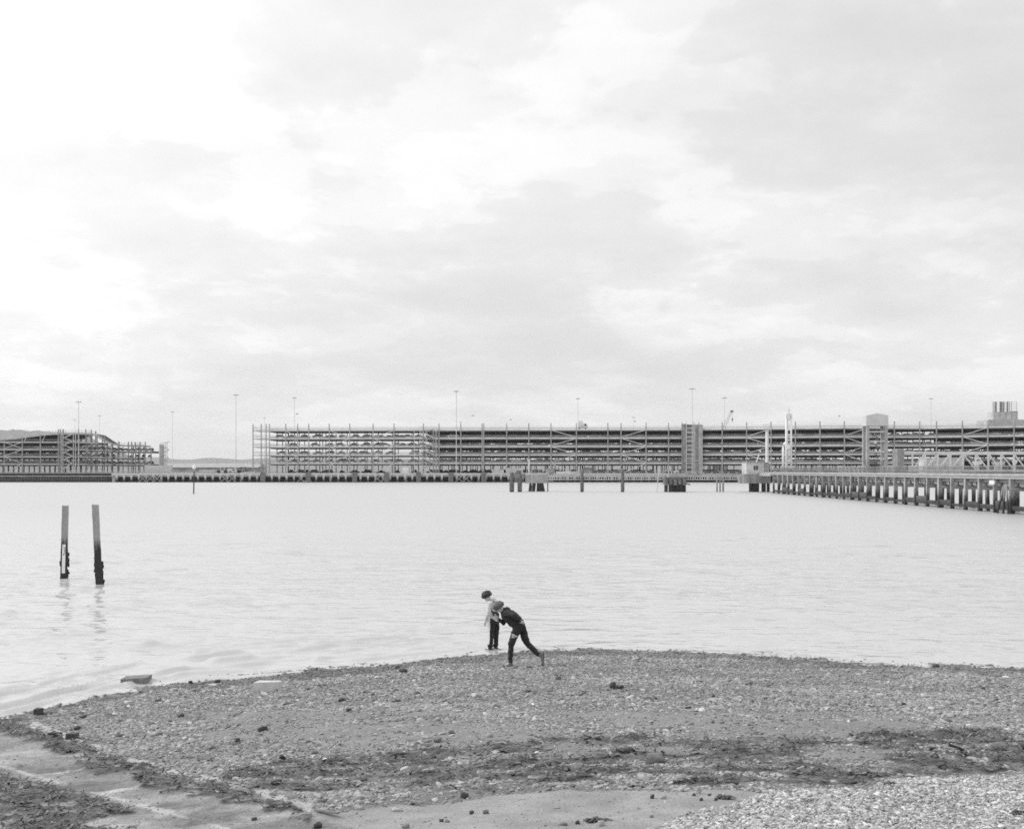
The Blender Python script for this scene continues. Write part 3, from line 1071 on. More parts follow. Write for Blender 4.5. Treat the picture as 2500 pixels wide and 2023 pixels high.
for (a, za), (c, zc) in (((11, 17.9), (55, 14.9)), ((55, 17.9), (11, 14.9)), ((11, 11.4), (55, 14.5)), ((11, 11.0), (55, 8.1)), ((55, 8), (20, 4)), ((255, 8.0), (275, 17.4)), ((250, 11), (298, 17.4)),
                         ((196, 11.4), (222, 14.9)), ((210, 14.7), (234, 19)), ((200, 17.9), (220, 21.5)), ((60, 18.2), (66, 20.5)), ((104, 18.2), (112, 21.5)), ((210, 4), (222, 8)), ((222, 8), (212, 11.2)), ((215, 11.2), (234, 14))):
    MB().bar(lpP(a, za, -.3), lpP(c, zc, -.3), 0.25, 0.3).build('brace', M_STEEL, lp)
ls = MB().box(lpP(183, 0).x - .15, lpP(183, 0).x + .15, lpP(183, 0).y - 2.2, lpP(183, 0).y - 1.9, QZ, 22.5).build('steel_stair', M_STEEL, lp)
for p in (155, 188):
    q = lpP(p, 0, -2)
    MB().bar((q.x, q.y, QZ), (q.x, q.y, 22.8), 0.28).build('post', M_STEEL, ls)
zl = [QZ] + LL + [21.6]
for k in range(5):
    zm = (zl[k] + zl[k + 1]) / 2
    MB().bar(lpP(180, zl[k + 1], -2.2), lpP(160, zm, -2.2), 0.9, 0.4).build('flight', M_STEEL, ls)
    MB().bar(lpP(160, zm, -1.3), lpP(180, zl[k], -1.3), 0.9, 0.4).build('flight', M_STEEL, ls)
    MB().bar(lpP(156, zm, -1.8), lpP(162, zm, -1.8), 2, 0.2).build('landing', M_STEEL, ls)
# free standing end stair beside the open end
es = MB().box(lpP(389, 0).x, lpP(397, 0).x, 641, 645, QZ, 18.2).build('end_tower', M_CONC, lp)
for p in (404, 408):
    q = lpP(400, 0)
    MB().bar((XW(p, 643), 643, QZ), (XW(p, 643), 643, 19.4), 0.25).build('post', M_STEEL, es)
MB().bar((XW(390, 643), 643, 18.6), (XW(414, 643), 643, 19.6), 0.4, 0.3).build('top_beam', M_STEEL, es)
for k in range(3):
    z = 4.8 + k * 4.3
    MB().bar((XW(396, 642), 642, z), (XW(412, 642), 642, z + 2.1), 0.6, 0.3).build('flight', M_STEEL, es)
    MB().bar((XW(412, 642), 642, z + 2.1), (XW(396, 642), 642, z + 4.2), 0.6, 0.3).build('flight', M_STEEL, es)
for k in range(3):
    for p in range(-6, 232, 24):
        if 140 < p < 185 or random.random() < .25:
            continue
        kd, tn = random.choice((0, 1, 2)), random.choice((0, 1, 1, 2, 3))
        lab = '%s %s on the %s deck of the wave-roofed car park, %s its stair' % (COLW[tn], KINDW[kd].split()[0], ORD[k], 'before' if p < 150 else 'past')
        put_car(lpP(p + random.uniform(-2, 2), LL[k] - .05, 2.8), random.choice((0, math.pi)), kd, tn, lab, 'cars on the %s deck of the curved car park' % ORD[k])
spots = []
for p in range(256, 362, 15):
    for k in range(3):
        q = lpP(p, LL[k] - .05, 3.5)
        if random.random() < .85:
            kd, tn = random.choice((0, 1, 2)), random.choice((0, 1, 2, 3))
            put_car(q, 0.2 + math.pi / 2 * (k % 2), kd, tn, '%s %s on the %s deck at the low end of the wave-roofed car park' % (COLW[tn].split()[-1], KINDW[kd].split()[0], ORD[k]), 'cars at the open end of the curved car park')
for p in range(-10, 240, 22):
    for k in range(3):
        for d in (9, 14, 20, 26, 33, 40, 47, 54, 61):
            if random.random() < .85 and d < lp_depth(p) - 3:
                q = lpP(p, LL[k] - .05, d)
                spots.append((q.x, q.y, q.z, 0, random.choice((0, 1, 2))))
merged_cars('inner_cars', spots, 'rows of dark cars deep inside the wave-roofed car park')

# ------------------------------------------------------------------ floodlight masts
def mast(px, ytop, Y, label, head=1.0, r=0.28):
    X = XW(px, Y)
    zt = ZW(ytop, Y)
    r, head = r * .5, head * .45
    t = empty('floodlight_mast', (X, Y, QZ), label, 'light mast', 'floodlight masts of the port')
    MB().tube([(X, Y, QZ), (X, Y, QZ + 1.2), (X, Y, zt)], [r * 1.5, r, r * .6], 8).build('pole', M_STEEL, t)
    MB().box(X - .7, X + .7, Y - .7, Y + .7, QZ, QZ + .35).build('base_plate', M_CONC2, t)
    bb = MB()
    for k in range(8):
        a0, a1 = k * math.pi / 4, (k + 1) * math.pi / 4
        bb.bar((X + 1.9 * head * math.cos(a0), Y + 1.9 * head * math.sin(a0), zt - .1), (X + 1.9 * head * math.cos(a1), Y + 1.9 * head * math.sin(a1), zt - .1), .12)
        bb.bar((X, Y, zt - .1), (X + 1.9 * head * math.cos(a0), Y + 1.9 * head * math.sin(a0), zt - .1), .1)
    bb.build('head_ring', M_STEEL_D, t)
    for k in range(6):
        a = k * math.pi / 3
        x, y = X + 2.1 * head * math.cos(a), Y + 2.1 * head * math.sin(a)
        MB().box(x - .28, x + .28, y - .22, y + .22, zt - .34, zt - .16).build('lamp', M_STEEL, t)


for a in ((192, 980, 545, 'tallest floodlight mast in front of the wave-roofed car park', 1.1, .34),
          (183, 1024, 900, 'faint short floodlight mast beside the tall one over the wave-roofed car park', 1.0, .22),
          (243, 1014, 820, 'thin floodlight mast above the dip of the wave-shaped roof', 1.0, .24),
          (421, 1004, 760, 'floodlight mast standing just past the end of the wave-roofed car park', 1.0, .24),
          (576, 963, 514, 'tall floodlight mast on open quay before the long car park begins', 1.0, .33),
          (646, 1020, 900, 'short far floodlight mast over the open skeleton end of the long car park', 1.0, .22),
          (719, 970, 620, 'floodlight mast rising behind the first bays of the long car park', 1.0, .26),
          (1114, 954, 503.5, 'floodlight mast in front of the long car park, just past its steel stair', 1.0, .36),
          (1125, 1029, 900, 'tiny far floodlight mast beside the tall mast past the steel stair', 1.0, .22),
          (1411, 972, 640, 'floodlight mast behind the long car park beside the white truck', 1.0, .24),
          (1547, 1018, 820, 'low far floodlight mast behind the middle of the long car park', 1.0, .2),
          (1690, 948, 494.0, 'tall floodlight mast standing against the concrete stair core', 1.15, .3),
          (1769, 970, 640, 'floodlight mast beside the crane jib behind the long car park', 1.2, .26),
          (2273, 972, 620, 'floodlight mast above the long car park between gabled tower and pipe stack', 1.0, .28)):
    mast(*a)

# crane jib over the car park roof
Y = 640.0
cr = empty('mobile_crane', (W(1757, 1100, Y).x, Y, QZ), 'lattice crane jib leaning up behind the long car park roof', 'crane')
p0, p1 = W(1752, 1075, Y), W(1786, 1004, Y)
bb = MB()
dd = (p1 - p0)
for s in (-.75, .75):
    for e in (-.6, .6):
        bb.bar(p0 + Vector((s * 1.4, e, 0)), p1 + Vector((s * .5, e, 0)), .11)
for k in range(14):
    a, c = p0 + dd * (k / 14), p0 + dd * ((k + 1) / 14)
    w0, w1 = 1.05 - .04 * k, 1.0 - .04 * k
    bb.bar(a + Vector((-w0, -.6, 0)), c + Vector((w1, -.6, 0)), .07)
    bb.bar(a + Vector((w0, .6, 0)), c + Vector((-w1, .6, 0)), .07)
bb.build('jib', M_STEEL, cr)
MB().box(p1.x - .6, p1.x + .9, Y - .5, Y + .5, p1.z - .4, p1.z + .5).build('head_sheave', M_FEND, cr)
h = W(1788, 1024, Y)
MB().tube([(h.x, Y, p1.z), (h.x, Y, h.z + .6)], .05, 5).tube([(h.x, Y, h.z + .6), (h.x, Y, h.z - 1.0)], [.5, .15], 6).build('hook_block', M_STEEL_D, cr)
MB().box(p0.x - 3, p0.x + 3, Y - 2, Y + 2, QZ, QZ + 4.5).build('cab', M_STEEL_D, cr)
MB().bar(p0, (p0.x, Y, QZ + 4), 1.2).build('boom_foot', M_STEEL_D, cr)

# truck on the roof deck
q = W(1411, 1043, 503)
zr = LV[4] - 0.05
tr = empty('roof_truck', (q.x, 506, zr), 'white box truck parked alone on the roof deck of the long car park', 'truck')
x0 = XW(1411, 506)
MB().box(x0, x0 + 2.0, 505, 507.2, zr + .8, zr + 3.4).build('box_body', M_WHITE, tr)
MB().prism([(x0 + 2.02, zr + .6), (x0 + 4.0, zr + .6), (x0 + 4.0, zr + 1.5), (x0 + 3.5, zr + 2.4), (x0 + 2.02, zr + 2.4)], 505.1, 507.1).build('cab', M_WHITE, tr)
MB().box(x0 + 2.6, x0 + 3.4, 505.05, 505.09, zr + 1.5, zr + 2.2).build('window', M_GLASS, tr)
MB().box(x0 - .1, x0 + 3.8, 505.2, 507, zr + .45, zr + .59).build('chassis', M_STEEL_D, tr)
for wx in (.6, 3.1):
    MB().tube([(x0 + wx, 505, zr + .42), (x0 + wx, 505.4, zr + .42)], .42, 10).build('wheel', M_TYRE, tr)

# pipe stack on the plant room at the far end of the roof
Y = 520.0
ps = empty('pipe_stack', (XW(2460, Y), Y, 21.7), 'cage of upright exhaust pipes on a concrete plant room above the car park roof', 'pipe stack')
MB().box(XW(2414, Y), XW(2640, Y), Y, Y + 14, 21.7, ZW(1024, Y)).build('plant_room', M_CONC, ps)
MB().box(XW(2431, Y), XW(2476, Y), Y + 2, Y + 9, ZW(1023.7, Y), ZW(1005, Y)).build('plinth', M_CONC, ps)
MB().box(XW(2476.5, Y), XW(2491, Y), Y + 2.5, Y + 9, ZW(1023.7, Y), ZW(1003, Y)).build('plinth', M_PANEL, ps)
for i, p in enumerate((2431, 2438, 2443, 2449, 2455, 2462, 2467, 2474, 2481)):
    w = .32 if 1 < i < 7 else .12
    MB().tube([(XW(p, Y), Y + 3 + (i % 3), ZW(1022, Y) if w < .2 else ZW(1004.8, Y)), (XW(p, Y), Y + 3 + (i % 3), ZW(979, Y))], w, 7).build('pipe', M_STEEL_D, ps)
bb = MB()
for k in range(5):
    z = ZW(1003 - k * 5.6, Y)
    bb.bar((XW(2430, Y), Y + 2, z), (XW(2488, Y), Y + 2, z), .1)
for p in (2431, 2446, 2461, 2474, 2487):
    bb.bar((XW(p, Y), Y + 2, ZW(1023, Y)), (XW(p, Y), Y + 2, ZW(981, Y)), .12)
bb.build('scaffold_frame', M_STEEL_D, ps)

# ------------------------------------------------------------------ gabled lift tower, link bridge and sheds on the near shore of the port
Y = 430.0
gt = empty('gabled_tower', (XW(2142, Y), Y, QZ), 'tower on two legs with a pale gabled cabin rising above the car park', 'tower')
xa, xb = XW(2115, Y), XW(2169, Y)
MB().prism([(xa, ZW(1039, Y)), (xb, ZW(1039, Y)), (xb, ZW(1014, Y)), ((xa + xb) / 2, ZW(1008.5, Y)), (xa, ZW(1014, Y))], Y, Y + 6).build('cabin', M_PANEL, gt)
for a in (2116.5, 2161.5):
    MB().box(XW(a, Y), XW(a + 6.5, Y), Y + .2, Y + 1.4, QZ, ZW(1039.3, Y)).build('leg', M_CONC2, gt)
    MB().box(XW(a, Y), XW(a + 6.5, Y), Y + 4.6, Y + 5.8, QZ, ZW(1039.3, Y)).build('leg', M_CONC2, gt)
for y_ in (1052, 1075, 1101, 1118):
    MB().box(XW(2123.5, Y), XW(2161, Y), Y + .4, Y + .9, ZW(y_ + 3, Y), ZW(y_, Y)).build('cross_beam', M_STEEL, gt)
bb = MB()
for k in range(7):
    p = 2127 + k * 5
    bb.bar((XW(p, Y), Y + 1.6, ZW(1040, Y)), (XW(p + random.uniform(-2, 2), Y), Y + 1.6, ZW(1066 + random.uniform(-8, 26), Y)), .12)
bb.build('hanging_cables', M_DARK, gt)
bb = MB()
for k in range(8):
    z0, z1 = ZW(1135 - k * 11, Y), ZW(1124 - k * 11, Y)
    a, c = (2130, 2152) if k % 2 else (2152, 2130)
    bb.bar((XW(a, Y), Y + 2.5, z0), (XW(c, Y), Y + 2.5, z1), .5, .25)
bb.build('stair_flight', M_STEEL_D, gt)

Y = 395.0
lb = empty('link_bridge', (XW(2300, Y), Y, QZ), 'long grey steel truss bridge crossing low in front of the car park', 'bridge')
zt, zb_ = ZW(1102, Y), ZW(1148, Y)
MB().box(XW(2200, Y), XW(2640, Y), Y, Y + .5, zt - .55, zt).build('top_chord', M_STEEL, lb)
MB().box(XW(2200, Y), XW(2640, Y), Y, Y + .5, zb_ - .5, zb_).build('bottom_chord', M_STEEL, lb)
MB().box(XW(2200, Y), XW(2640, Y), Y + .6, Y + 5, zb_ - .45, zb_ - .1).build('roadway', M_CONC2, lb)
p = 2228
k = 0
while p < 2620:
    MB().box(XW(p, Y) - .25, XW(p, Y) + .25, Y + .05, Y + .45, zb_, zt - .55).build('post', M_STEEL, lb)
    a, c = (p, p + 31) if p < 2345 else (p + 31, p)
    MB().bar((XW(a, Y), Y + .25, zb_ + .2), (XW(c, Y), Y + .25, zt - .7), .3, .42).build('diagonal', M_STEEL, lb)
    p += 31
MB().box(XW(2198, Y) - 1, XW(2198, Y) + 1.2, Y - .2, Y + 5, QZ, zt + .8).build('end_portal', M_STEEL_D, lb)
MB().box(XW(2500, Y), XW(2504, Y), Y + .6, Y + 4, QZ - 4, zb_ - .5).build('pier', M_CONC2, lb)
MB().box(XW(2210, Y), XW(2214, Y), Y + .6, Y + 4, QZ - 4, zb_ - .5).build('pier', M_CONC2, lb)

Y = 405.0
gb = empty('concrete_shed', (XW(2306, Y), Y, 3.0), 'pale windowless panelled building behind the truss bridge', 'building')
for k in range(6):
    a, c = 2262 + k * 14.7, 2262 + (k + 1) * 14.7 - .35
    MB().box(XW(a, Y), XW(c, Y), Y + .1, Y + 8, 1.5, ZW(1119, Y)).build('panel', M_CONC, gb)
MB().box(XW(2326, Y), XW(2331, Y), Y + 3, Y + 5, ZW(1118.8, Y), ZW(1108, Y)).build('vent_shaft', M_CONC2, gb)
MB().box(XW(2261, Y), XW(2351, Y), Y, Y + 8.2, ZW(1120, Y) + .15, ZW(1120, Y) + .4).build('roof_edge', M_PANEL, gb)
os_ = empty('open_shed', (XW(2420, Y), Y, 3.0), 'low black open-fronted shed beneath the truss bridge', 'shed')
MB().box(XW(2352, Y), XW(2620, Y), Y + .5, Y + 9, ZW(1122, Y) - .25, ZW(1121, Y)).build('roof', M_STEEL_D, os_)
MB().box(XW(2352, Y), XW(2620, Y), Y + 8, Y + 8.4, 1.5, ZW(1122, Y) - .3).build('back_wall', M_DARK, os_)
for p in (2353, 2412, 2475, 2540, 2600):
    MB().box(XW(p, Y), XW(p + 2, Y), Y + .5, Y + 1, 1.5, ZW(1122, Y) - .3).build('post', M_STEEL_D, os_)
# quay platform that carries bridge, tower and sheds
bb = MB().box(XW(2040, 392), XW(2760, 392), 392, 500, 2.6, QZ)
bb.build('quay', M_CONC2, kind='structure')
pc = mat('parked_boat_white', 0.7, 0.4, 0.05)
for i, (p, y_, w, col) in enumerate(((2388, 1130, 22, M_WHITE), (2440, 1131, 30, M_STEEL), (2480, 1128, 10, M_WHITE))):
    Yb = 398.5
    t = MB()
    zc = ZW(y_, Yb)
    xa, xb = XW(p - w / 2, Yb), XW(p + w / 2, Yb)
    t.prism([(xa, zc + .55), (xb, zc + .7), (xb - .3, zc - .5), (xa + .6, zc - .5)], Yb, Yb + 2)
    t.box(xa + .8, xb - .9, Yb + .3, Yb + 1.7, QZ, zc - .52)
    t.build('stored_boat', col, label=['small white boat stored in the first bay of the black shed', 'long grey boat stored in the middle bay of the black shed', 'stubby white boat stored at the far end of the black shed'][i], cat='boat')

# ------------------------------------------------------------------ pipeline jetty running out towards us
JX = 55.6
M_JPILE = mat('jetty_pile', 0.34, 0.8, 0.3, 0.9, stain=(1.2, 2.4, 0.04), fine=0.15)
M_JBEAM = mat('jetty_tie_beam', 0.10, 0.75, 0.4, 0.8, stain=(0.4, 1.4, 0.03))
M_JDECK = mat('jetty_deck_edge', 0.38, 0.8, 0.2, 0.7, streak=0.3, fine=0.15)
jt = empty('pipeline_jetty', (58, 190, 0), 'concrete pipeline jetty on slender piles running in from the side', 'jetty')
MB().box(JX, 61.4, 112, 266, 3.88, 4.42).build('deck', M_JDECK, jt)
MB().box(JX - .12, JX - .003, 112, 266, 4.20, 4.50).build('deck_edge', M_JDECK, jt)
MB().box(JX + .5, JX + .9, 112, 266, 3.45, 3.87).build('deck_beam', M_STEEL_D, jt)
MB().box(60.4, 60.9, 112, 266, 3.45, 3.87).build('deck_beam', M_STEEL_D, jt)
pl = cap = pb = ring = None
Y = 119.6
nb = 0
while Y < 265:
    if pl is None:
        pl = MB().box(JX + .05, JX + .45, Y - .2, Y + .2, -1.5, 3.86).build('pile', M_JPILE, jt)
        pb = MB().box(60.1, 60.5, Y - .2, Y + .2, -1.5, 2.5).build('back_pile', M_JPILE, jt)
        cap = MB().box(JX + .46, 61.0, Y - .28, Y + .28, 2.52, 2.92).build('bent_cap', M_JPILE, jt)
    else:
        dz = random.uniform(-.05, .05)
        o_ = inst(pl, Vector((ORIG[pl.name].x, Y, ORIG[pl.name].z)), jt, scale=(random.uniform(.85, 1.15), random.uniform(.8, 1.2), 1))
        o_.rotation_euler = (random.gauss(0, .012), random.gauss(0, .012), random.gauss(0, .1))
        if random.random() < .3:
            o_ = inst(pl, Vector((ORIG[pl.name].x + random.uniform(.2, 1.6), Y + random.uniform(.5, 1.6), ORIG[pl.name].z - .05)), jt, scale=(.8, .8, 1))
            o_.rotation_euler = (random.gauss(0, .05), random.gauss(0, .03), 0)
        inst(pb, Vector((ORIG[pb.name].x, Y, ORIG[pb.name].z)), jt)
        inst(cap, Vector((ORIG[cap.name].x, Y, ORIG[cap.name].z)), jt)
        h = random.choice((.28, .34, .7, 1.0, .5))
        MB().box(JX + .12, JX + .4, Y - 4.4, Y - .25, .38, .38 + h).build('tie_beam', M_JBEAM, jt)
    Y += 4.65
    nb += 1
for X, z, r in ((JX + 1.2, 3.26, .32), (JX + 2.3, 3.2, .26)):
    pi = MB().tube([(X, 112, z), (X, 266, z)], r, 14).build('pipe', M_PIPE, jt, smooth=True)
    y = 114.5
    fl = None
    while y < 264:
        if fl is None:
            fl = MB().tube([(X, y - .09, z), (X, y + .09, z)], r + .075, 14).build('flange', M_DARK, pi)
        else:
            inst(fl, Vector((X, y, z)), pi)
        y += random.choice((1.55, 3.1, 4.65))
rail = None
y = 113.0
while y < 262:
    if rail is None:
        bb = MB()
        for k in range(9):
            bb.bar((JX + .1, y + k * .26, 4.42), (JX + .1, y + k * .26, 5.38), .035 if k else .06)
        bb.bar((JX + .1, y, 5.38), (JX + .1, y + 2.34, 5.38), .06)
        bb.bar((JX + .1, y, 4.85), (JX + .1, y + 2.34, 4.85), .045)
        rail = bb.build('railing_panel', M_STEEL_D, jt)
        ry = ORIG[rail.name].y - y
    else:
        inst(rail, Vector((ORIG[rail.name].x, y + ry, ORIG[rail.name].z)), jt)
    y += 2.36
MB().bar((61.2, 112, 5.4), (61.2, 266, 5.4), .06).bar((61.2, 112, 4.9), (61.2, 266, 4.9), .05).build('far_handrail', M_STEEL, jt)
MB().box(JX - .4, JX - .25, 141.6, 143, 3.25, 3.7).build('sign_board', M_WHITE, jt, label='white board hung below the deck edge')
for a, c in (((JX - .35, 139.2, -1), (JX - .2, 138.9, 3.2)), ((JX - .6, 140.6, -1), (JX - .2, 139.3, 3.1)), ((JX - .3, 137.5, -1), (JX - .3, 138.3, 3.3))):
    MB().tube([a, c], .13, 8).build('fender_pile', M_JPILE, jt)
# corrugated pipe housing on the deck
ph = empty('pipe_housing', (60, 207, 4.42), 'long low ribbed grey housing on the jetty deck', 'housing')
MB().box(59.2, 61.0, 191, 224, 4.43, 5.5).build('body', M_STEEL_D, ph)
rib = None
y = 191.3
while y < 224:
    if rib is None:
        rib = MB().box(59.08, 59.19, y, y + .18, 4.43, 5.52).build('rib', M_STEEL, ph)
    else:
        inst(rib, Vector((ORIG[rib.name].x, y + .09, ORIG[rib.name].z)), ph)
    y += .62
# straggly dry bush rooted on the deck edge
bu = empty('dry_bush', (57.3, 196, 4.42), 'straggly dark bush growing on the jetty deck by the ribbed housing', 'bush')
bt, bl = MB(), MB()
for k in range(46):
    a, t = random.uniform(0, 6.28), random.uniform(.1, .75)
    l = random.uniform(1.2, 2.7)
    p0 = Vector((57.3 + random.uniform(-.5, .5), 196 + random.uniform(-1, 1), 4.3))
    p1 = p0 + Vector((math.cos(a) * t * l * .6, math.sin(a) * t * l * .6, l * .75))
    p2 = p1 + Vector((math.cos(a) * t * .7, math.sin(a) * t * .7, .5))
    bt.tube([p0, p1, p2], [.03, .018, .006], 4)
    for q in range(14):
        c = p0.lerp(p1, random.uniform(.25, 1)) + Vector((random.gauss(0, .22), random.gauss(0, .22), random.gauss(0, .2)))
        u, v = Vector((random.gauss(0, 1), random.gauss(0, 1), random.gauss(0, 1))).normalized() * .09, Vector((random.gauss(0, 1), random.gauss(0, 1), random.gauss(0, 1))).normalized() * .07
        bl.add([c - u, c + v, c + u, c - v], [(0, 1, 2, 3)])
bt.build('stems', M_DARK, bu)
bl.build('foliage', mat('dry_leaves', 0.10, 0.9, 0.4, 3.0), bu)

# jetty head: control hut on a concrete cap, mast, loading arm
Y = 278.0
ch = empty('control_hut', (XW(1848, Y), Y + 3, 0), 'concrete control hut on a thick pile cap at the end of the jetty', 'hut')
MB().box(XW(1815.5, Y), XW(1882, Y), Y, Y + 7, ZW(1179.5, Y), ZW(1157.5, Y)).build('pile_cap', mat('stained_concrete', 0.30, 0.9, 0.4, 0.5, fine=0.25, streak=2.5), ch)
hb = MB().box(XW(1823, Y), XW(1866, Y), Y + .4, Y + 6, ZW(1157.3, Y), ZW(1129.5, Y)).build('hut', M_CONC, ch)
MB().box(XW(1822, Y), XW(1880, Y), Y + .2, Y + 6.2, ZW(1129.3, Y), ZW(1127.8, Y)).build('roof_slab', M_CONC, ch)
MB().box(XW(1866.3, Y), XW(1880, Y), Y + .8, Y + 5, ZW(1157.3, Y), ZW(1129.5, Y)).build('side_bay', M_CONC2, ch)
wn = MB().box(XW(1841, Y), XW(1851, Y), Y + .3, Y + .38, ZW(1146.5, Y), ZW(1136.5, Y)).build('window', M_GLASS, ch)
MB().box(XW(1845.6, Y), XW(1846.4, Y), Y + .24, Y + .29, ZW(1146.3, Y), ZW(1136.7, Y)).build('mullion', M_STEEL, wn)
for p, w in ((1839, .62), (1853, .35), (1868, .5), (1879, .35), (1836, .4)):
    MB().tube([(XW(p, Y), Y + 1.2 + w, -1.5), (XW(p, Y) + (.8 if w > .6 else 0), Y + 1.2 + w, ZW(1179.7, Y))], w, 10).build('pile', M_BLACKPILE, ch)
MB().bar((XW(1849, Y), Y + 1, ZW(1128, Y)), (XW(1855, Y), Y + 1, ZW(1109, Y)), .22).build('vent_pipe', M_WHITE, ch)
Y = 276.0
mm = empty('monitor_mast', (XW(1874, Y), Y, 4), 'white mast with a small railed top platform behind the control hut', 'mast')
MB().tube([(XW(1872, Y), Y, ZW(1128, Y)), (XW(1872, Y), Y, ZW(1045, Y))], .3, 9).build('pole', M_WHITE, mm)
MB().tube([(XW(1876.5, Y), Y + .4, ZW(1128, Y)), (XW(1876.5, Y), Y + .4, ZW(1050, Y))], .1, 7).build('riser_pipe', M_STEEL, mm)
MB().box(XW(1861, Y), XW(1883, Y), Y - .8, Y + .8, ZW(1047.5, Y), ZW(1045, Y)).build('platform', M_STEEL, mm)
bb = MB()
for p in (1861.5, 1867, 1872, 1877, 1882.5):
    bb.bar((XW(p, Y), Y - .7, ZW(1045, Y)), (XW(p, Y), Y - .7, ZW(1035, Y)), .07)
bb.bar((XW(1861.5, Y), Y - .7, ZW(1035.5, Y)), (XW(1882.5, Y), Y - .7, ZW(1035.5, Y)), .07)
bb.bar((XW(1861.5, Y), Y - .7, ZW(1040.5, Y)), (XW(1882.5, Y), Y - .7, ZW(1040.5, Y)), .06)
bb.bar((XW(1862, Y), Y, ZW(1047, Y)), (XW(1871, Y), Y, ZW(1056, Y)), .1).bar((XW(1882, Y), Y, ZW(1047, Y)), (XW(1873, Y), Y, ZW(1056, Y)), .1)
bb.build('guard_rail', M_STEEL, mm)
bb = MB()
for k in range(34):
    z = ZW(1128 - k * 2.4, Y)
    bb.bar((XW(1873.4, Y), Y - .35, z), (XW(1876, Y), Y - .35, z), .05)
bb.build('ladder', M_STEEL, mm)

MB().box(XW(1880, 266.5), 64, 266.2, 284, 3.6, 4.42).build('jetty_head', M_JDECK, label='concrete deck platform at the far end of the jetty', cat='platform')
for i, (x, y) in enumerate(((56.5, 267.5), (60, 267.5), (63.4, 267.5), (57, 275), (61, 275), (63.5, 281), (57, 282))):
    pass
Y = 270.0
la = empty('loading_arm', (XW(1921, Y), Y, 4.42), 'tall white marine loading arm folded upright at the end of the jetty', 'loading arm')
MB().tube([(XW(1912, Y), Y, 4.4), (XW(1912, Y), Y, ZW(1092, Y)), (XW(1913.5, Y), Y, ZW(1084, Y)), (XW(1918, Y), Y, ZW(1080, Y)), (XW(1923, Y), Y, ZW(1083, Y)), (XW(1925, Y), Y, ZW(1092, Y)), (XW(1925, Y), Y, ZW(1128, Y))], .26, 9).build('riser', M_WHITE, la, smooth=True)
MB().tube([(XW(1918.3, Y), Y - .6, 4.4), (XW(1918.3, Y), Y - .6, ZW(1013, Y))], [.3, .22], 9).build('inboard_arm', M_WHITE, la, smooth=True)
MB().tube([(XW(1930, Y), Y - .6, ZW(1138, Y)), (XW(1930, Y), Y - .6, ZW(1012, Y))], [.24, .2], 9).build('outboard_arm', M_WHITE, la, smooth=True)
MB().tube([(XW(1922.5, Y), Y - .2, ZW(1120, Y)), (XW(1922.5, Y), Y - .2, ZW(1020, Y))], .1, 7).build('balance_cable', M_STEEL, la)
bb = MB()
for k in range(9):
    z = ZW(1124 - k * 12.5, Y)
    bb.bar((XW(1918.3, Y), Y - .6, z), (XW(1930, Y), Y - .6, z), .16, .3)
bb.build('cross_ties', M_WHITE, la)
bb = MB()
zc, rz = ZW(1010, Y), (ZW(994, Y) - ZW(1024, Y)) / 2
for k in range(24):
    a0, a1 = k * math.pi / 12, (k + 1) * math.pi / 12
    bb.bar((XW(1924.5, Y) + .27 * math.cos(a0), Y - .6 + rz * .98 * math.cos(a0), zc + rz * math.sin(a0)), (XW(1924.5, Y) + .27 * math.cos(a1), Y - .6 + rz * .98 * math.cos(a1), zc + rz * math.sin(a1)), .12)
for k in range(4):
    a = k * math.pi / 4
    bb.bar((XW(1924.5, Y), Y - .6 + rz * math.cos(a), zc + rz * math.sin(a)), (XW(1924.5, Y), Y - .6 - rz * math.cos(a), zc - rz * math.sin(a)), .07)
bb.build('sheave_wheel', M_STEEL, la)
MB().box(XW(1920, Y), XW(1927, Y), Y - 1.1, Y - .1, ZW(1096, Y), ZW(1086, Y)).build('swivel_joint', M_WHITE, la)
MB().box(XW(1921, Y), XW(1928, Y), Y - 1.0, Y - .2, ZW(1112, Y), ZW(1100, Y)).build('swivel_joint', M_STEEL, la)
MB().box(XW(1916.5, Y), XW(1931.5, Y), Y - 1.0, Y - .2, ZW(1017, Y), ZW(1010, Y)).build('top_joint', M_WHITE, la)

# ------------------------------------------------------------------ catwalk with a castellated beam
Y = 281.0
cw = empty('catwalk', (XW(1575, Y), Y, 2.7), 'long catwalk on a pale beam pierced by a row of holes', 'catwalk')
xa, xb = XW(1338, Y), XW(1815, Y)
MB().box(xa, xb, Y - .02, Y + .3, ZW(1164.2, Y), ZW(1161.5, Y)).build('top_flange', M_CONC, cw)
MB().box(xa, xb, Y - .02, Y + .3, ZW(1171.3, Y), ZW(1169.3, Y)).build('bottom_flange', M_CONC, cw)
bb = MB()
z0, z1 = ZW(1169.3, Y), ZW(1164.2, Y)
p = 1338 + 2
while p < 1813:
    a, c = XW(p, Y), XW(p + 5.72, Y)
    w = c - a
    zm, hz = (z0 + z1) / 2, (z1 - z0) / 2
    bb.prism([(a + w * .22, z0), (a + w * .78, z0), (a + w * .64, zm), (a + w * .78, z1), (a + w * .22, z1), (a + w * .36, zm)], Y + .08, Y + .16)
    p += 5.72
bb.build('web', M_CONC, cw)
MB().box(xa, xb, Y + .31, Y + 1.6, ZW(1162.2, Y), ZW(1161.2, Y)).build('walkway', M_STEEL_D, cw)
bb = MB()
p = 1340
while p < 1814:
    bb.bar((XW(p, Y), Y + .05, ZW(1161.5, Y)), (XW(p, Y), Y + .05, ZW(1150.5, Y)), .07)
    bb.bar((XW(p, Y), Y + 1.5, ZW(1161.5, Y)), (XW(p, Y), Y + 1.5, ZW(1150.5, Y)), .07)
    p += 20
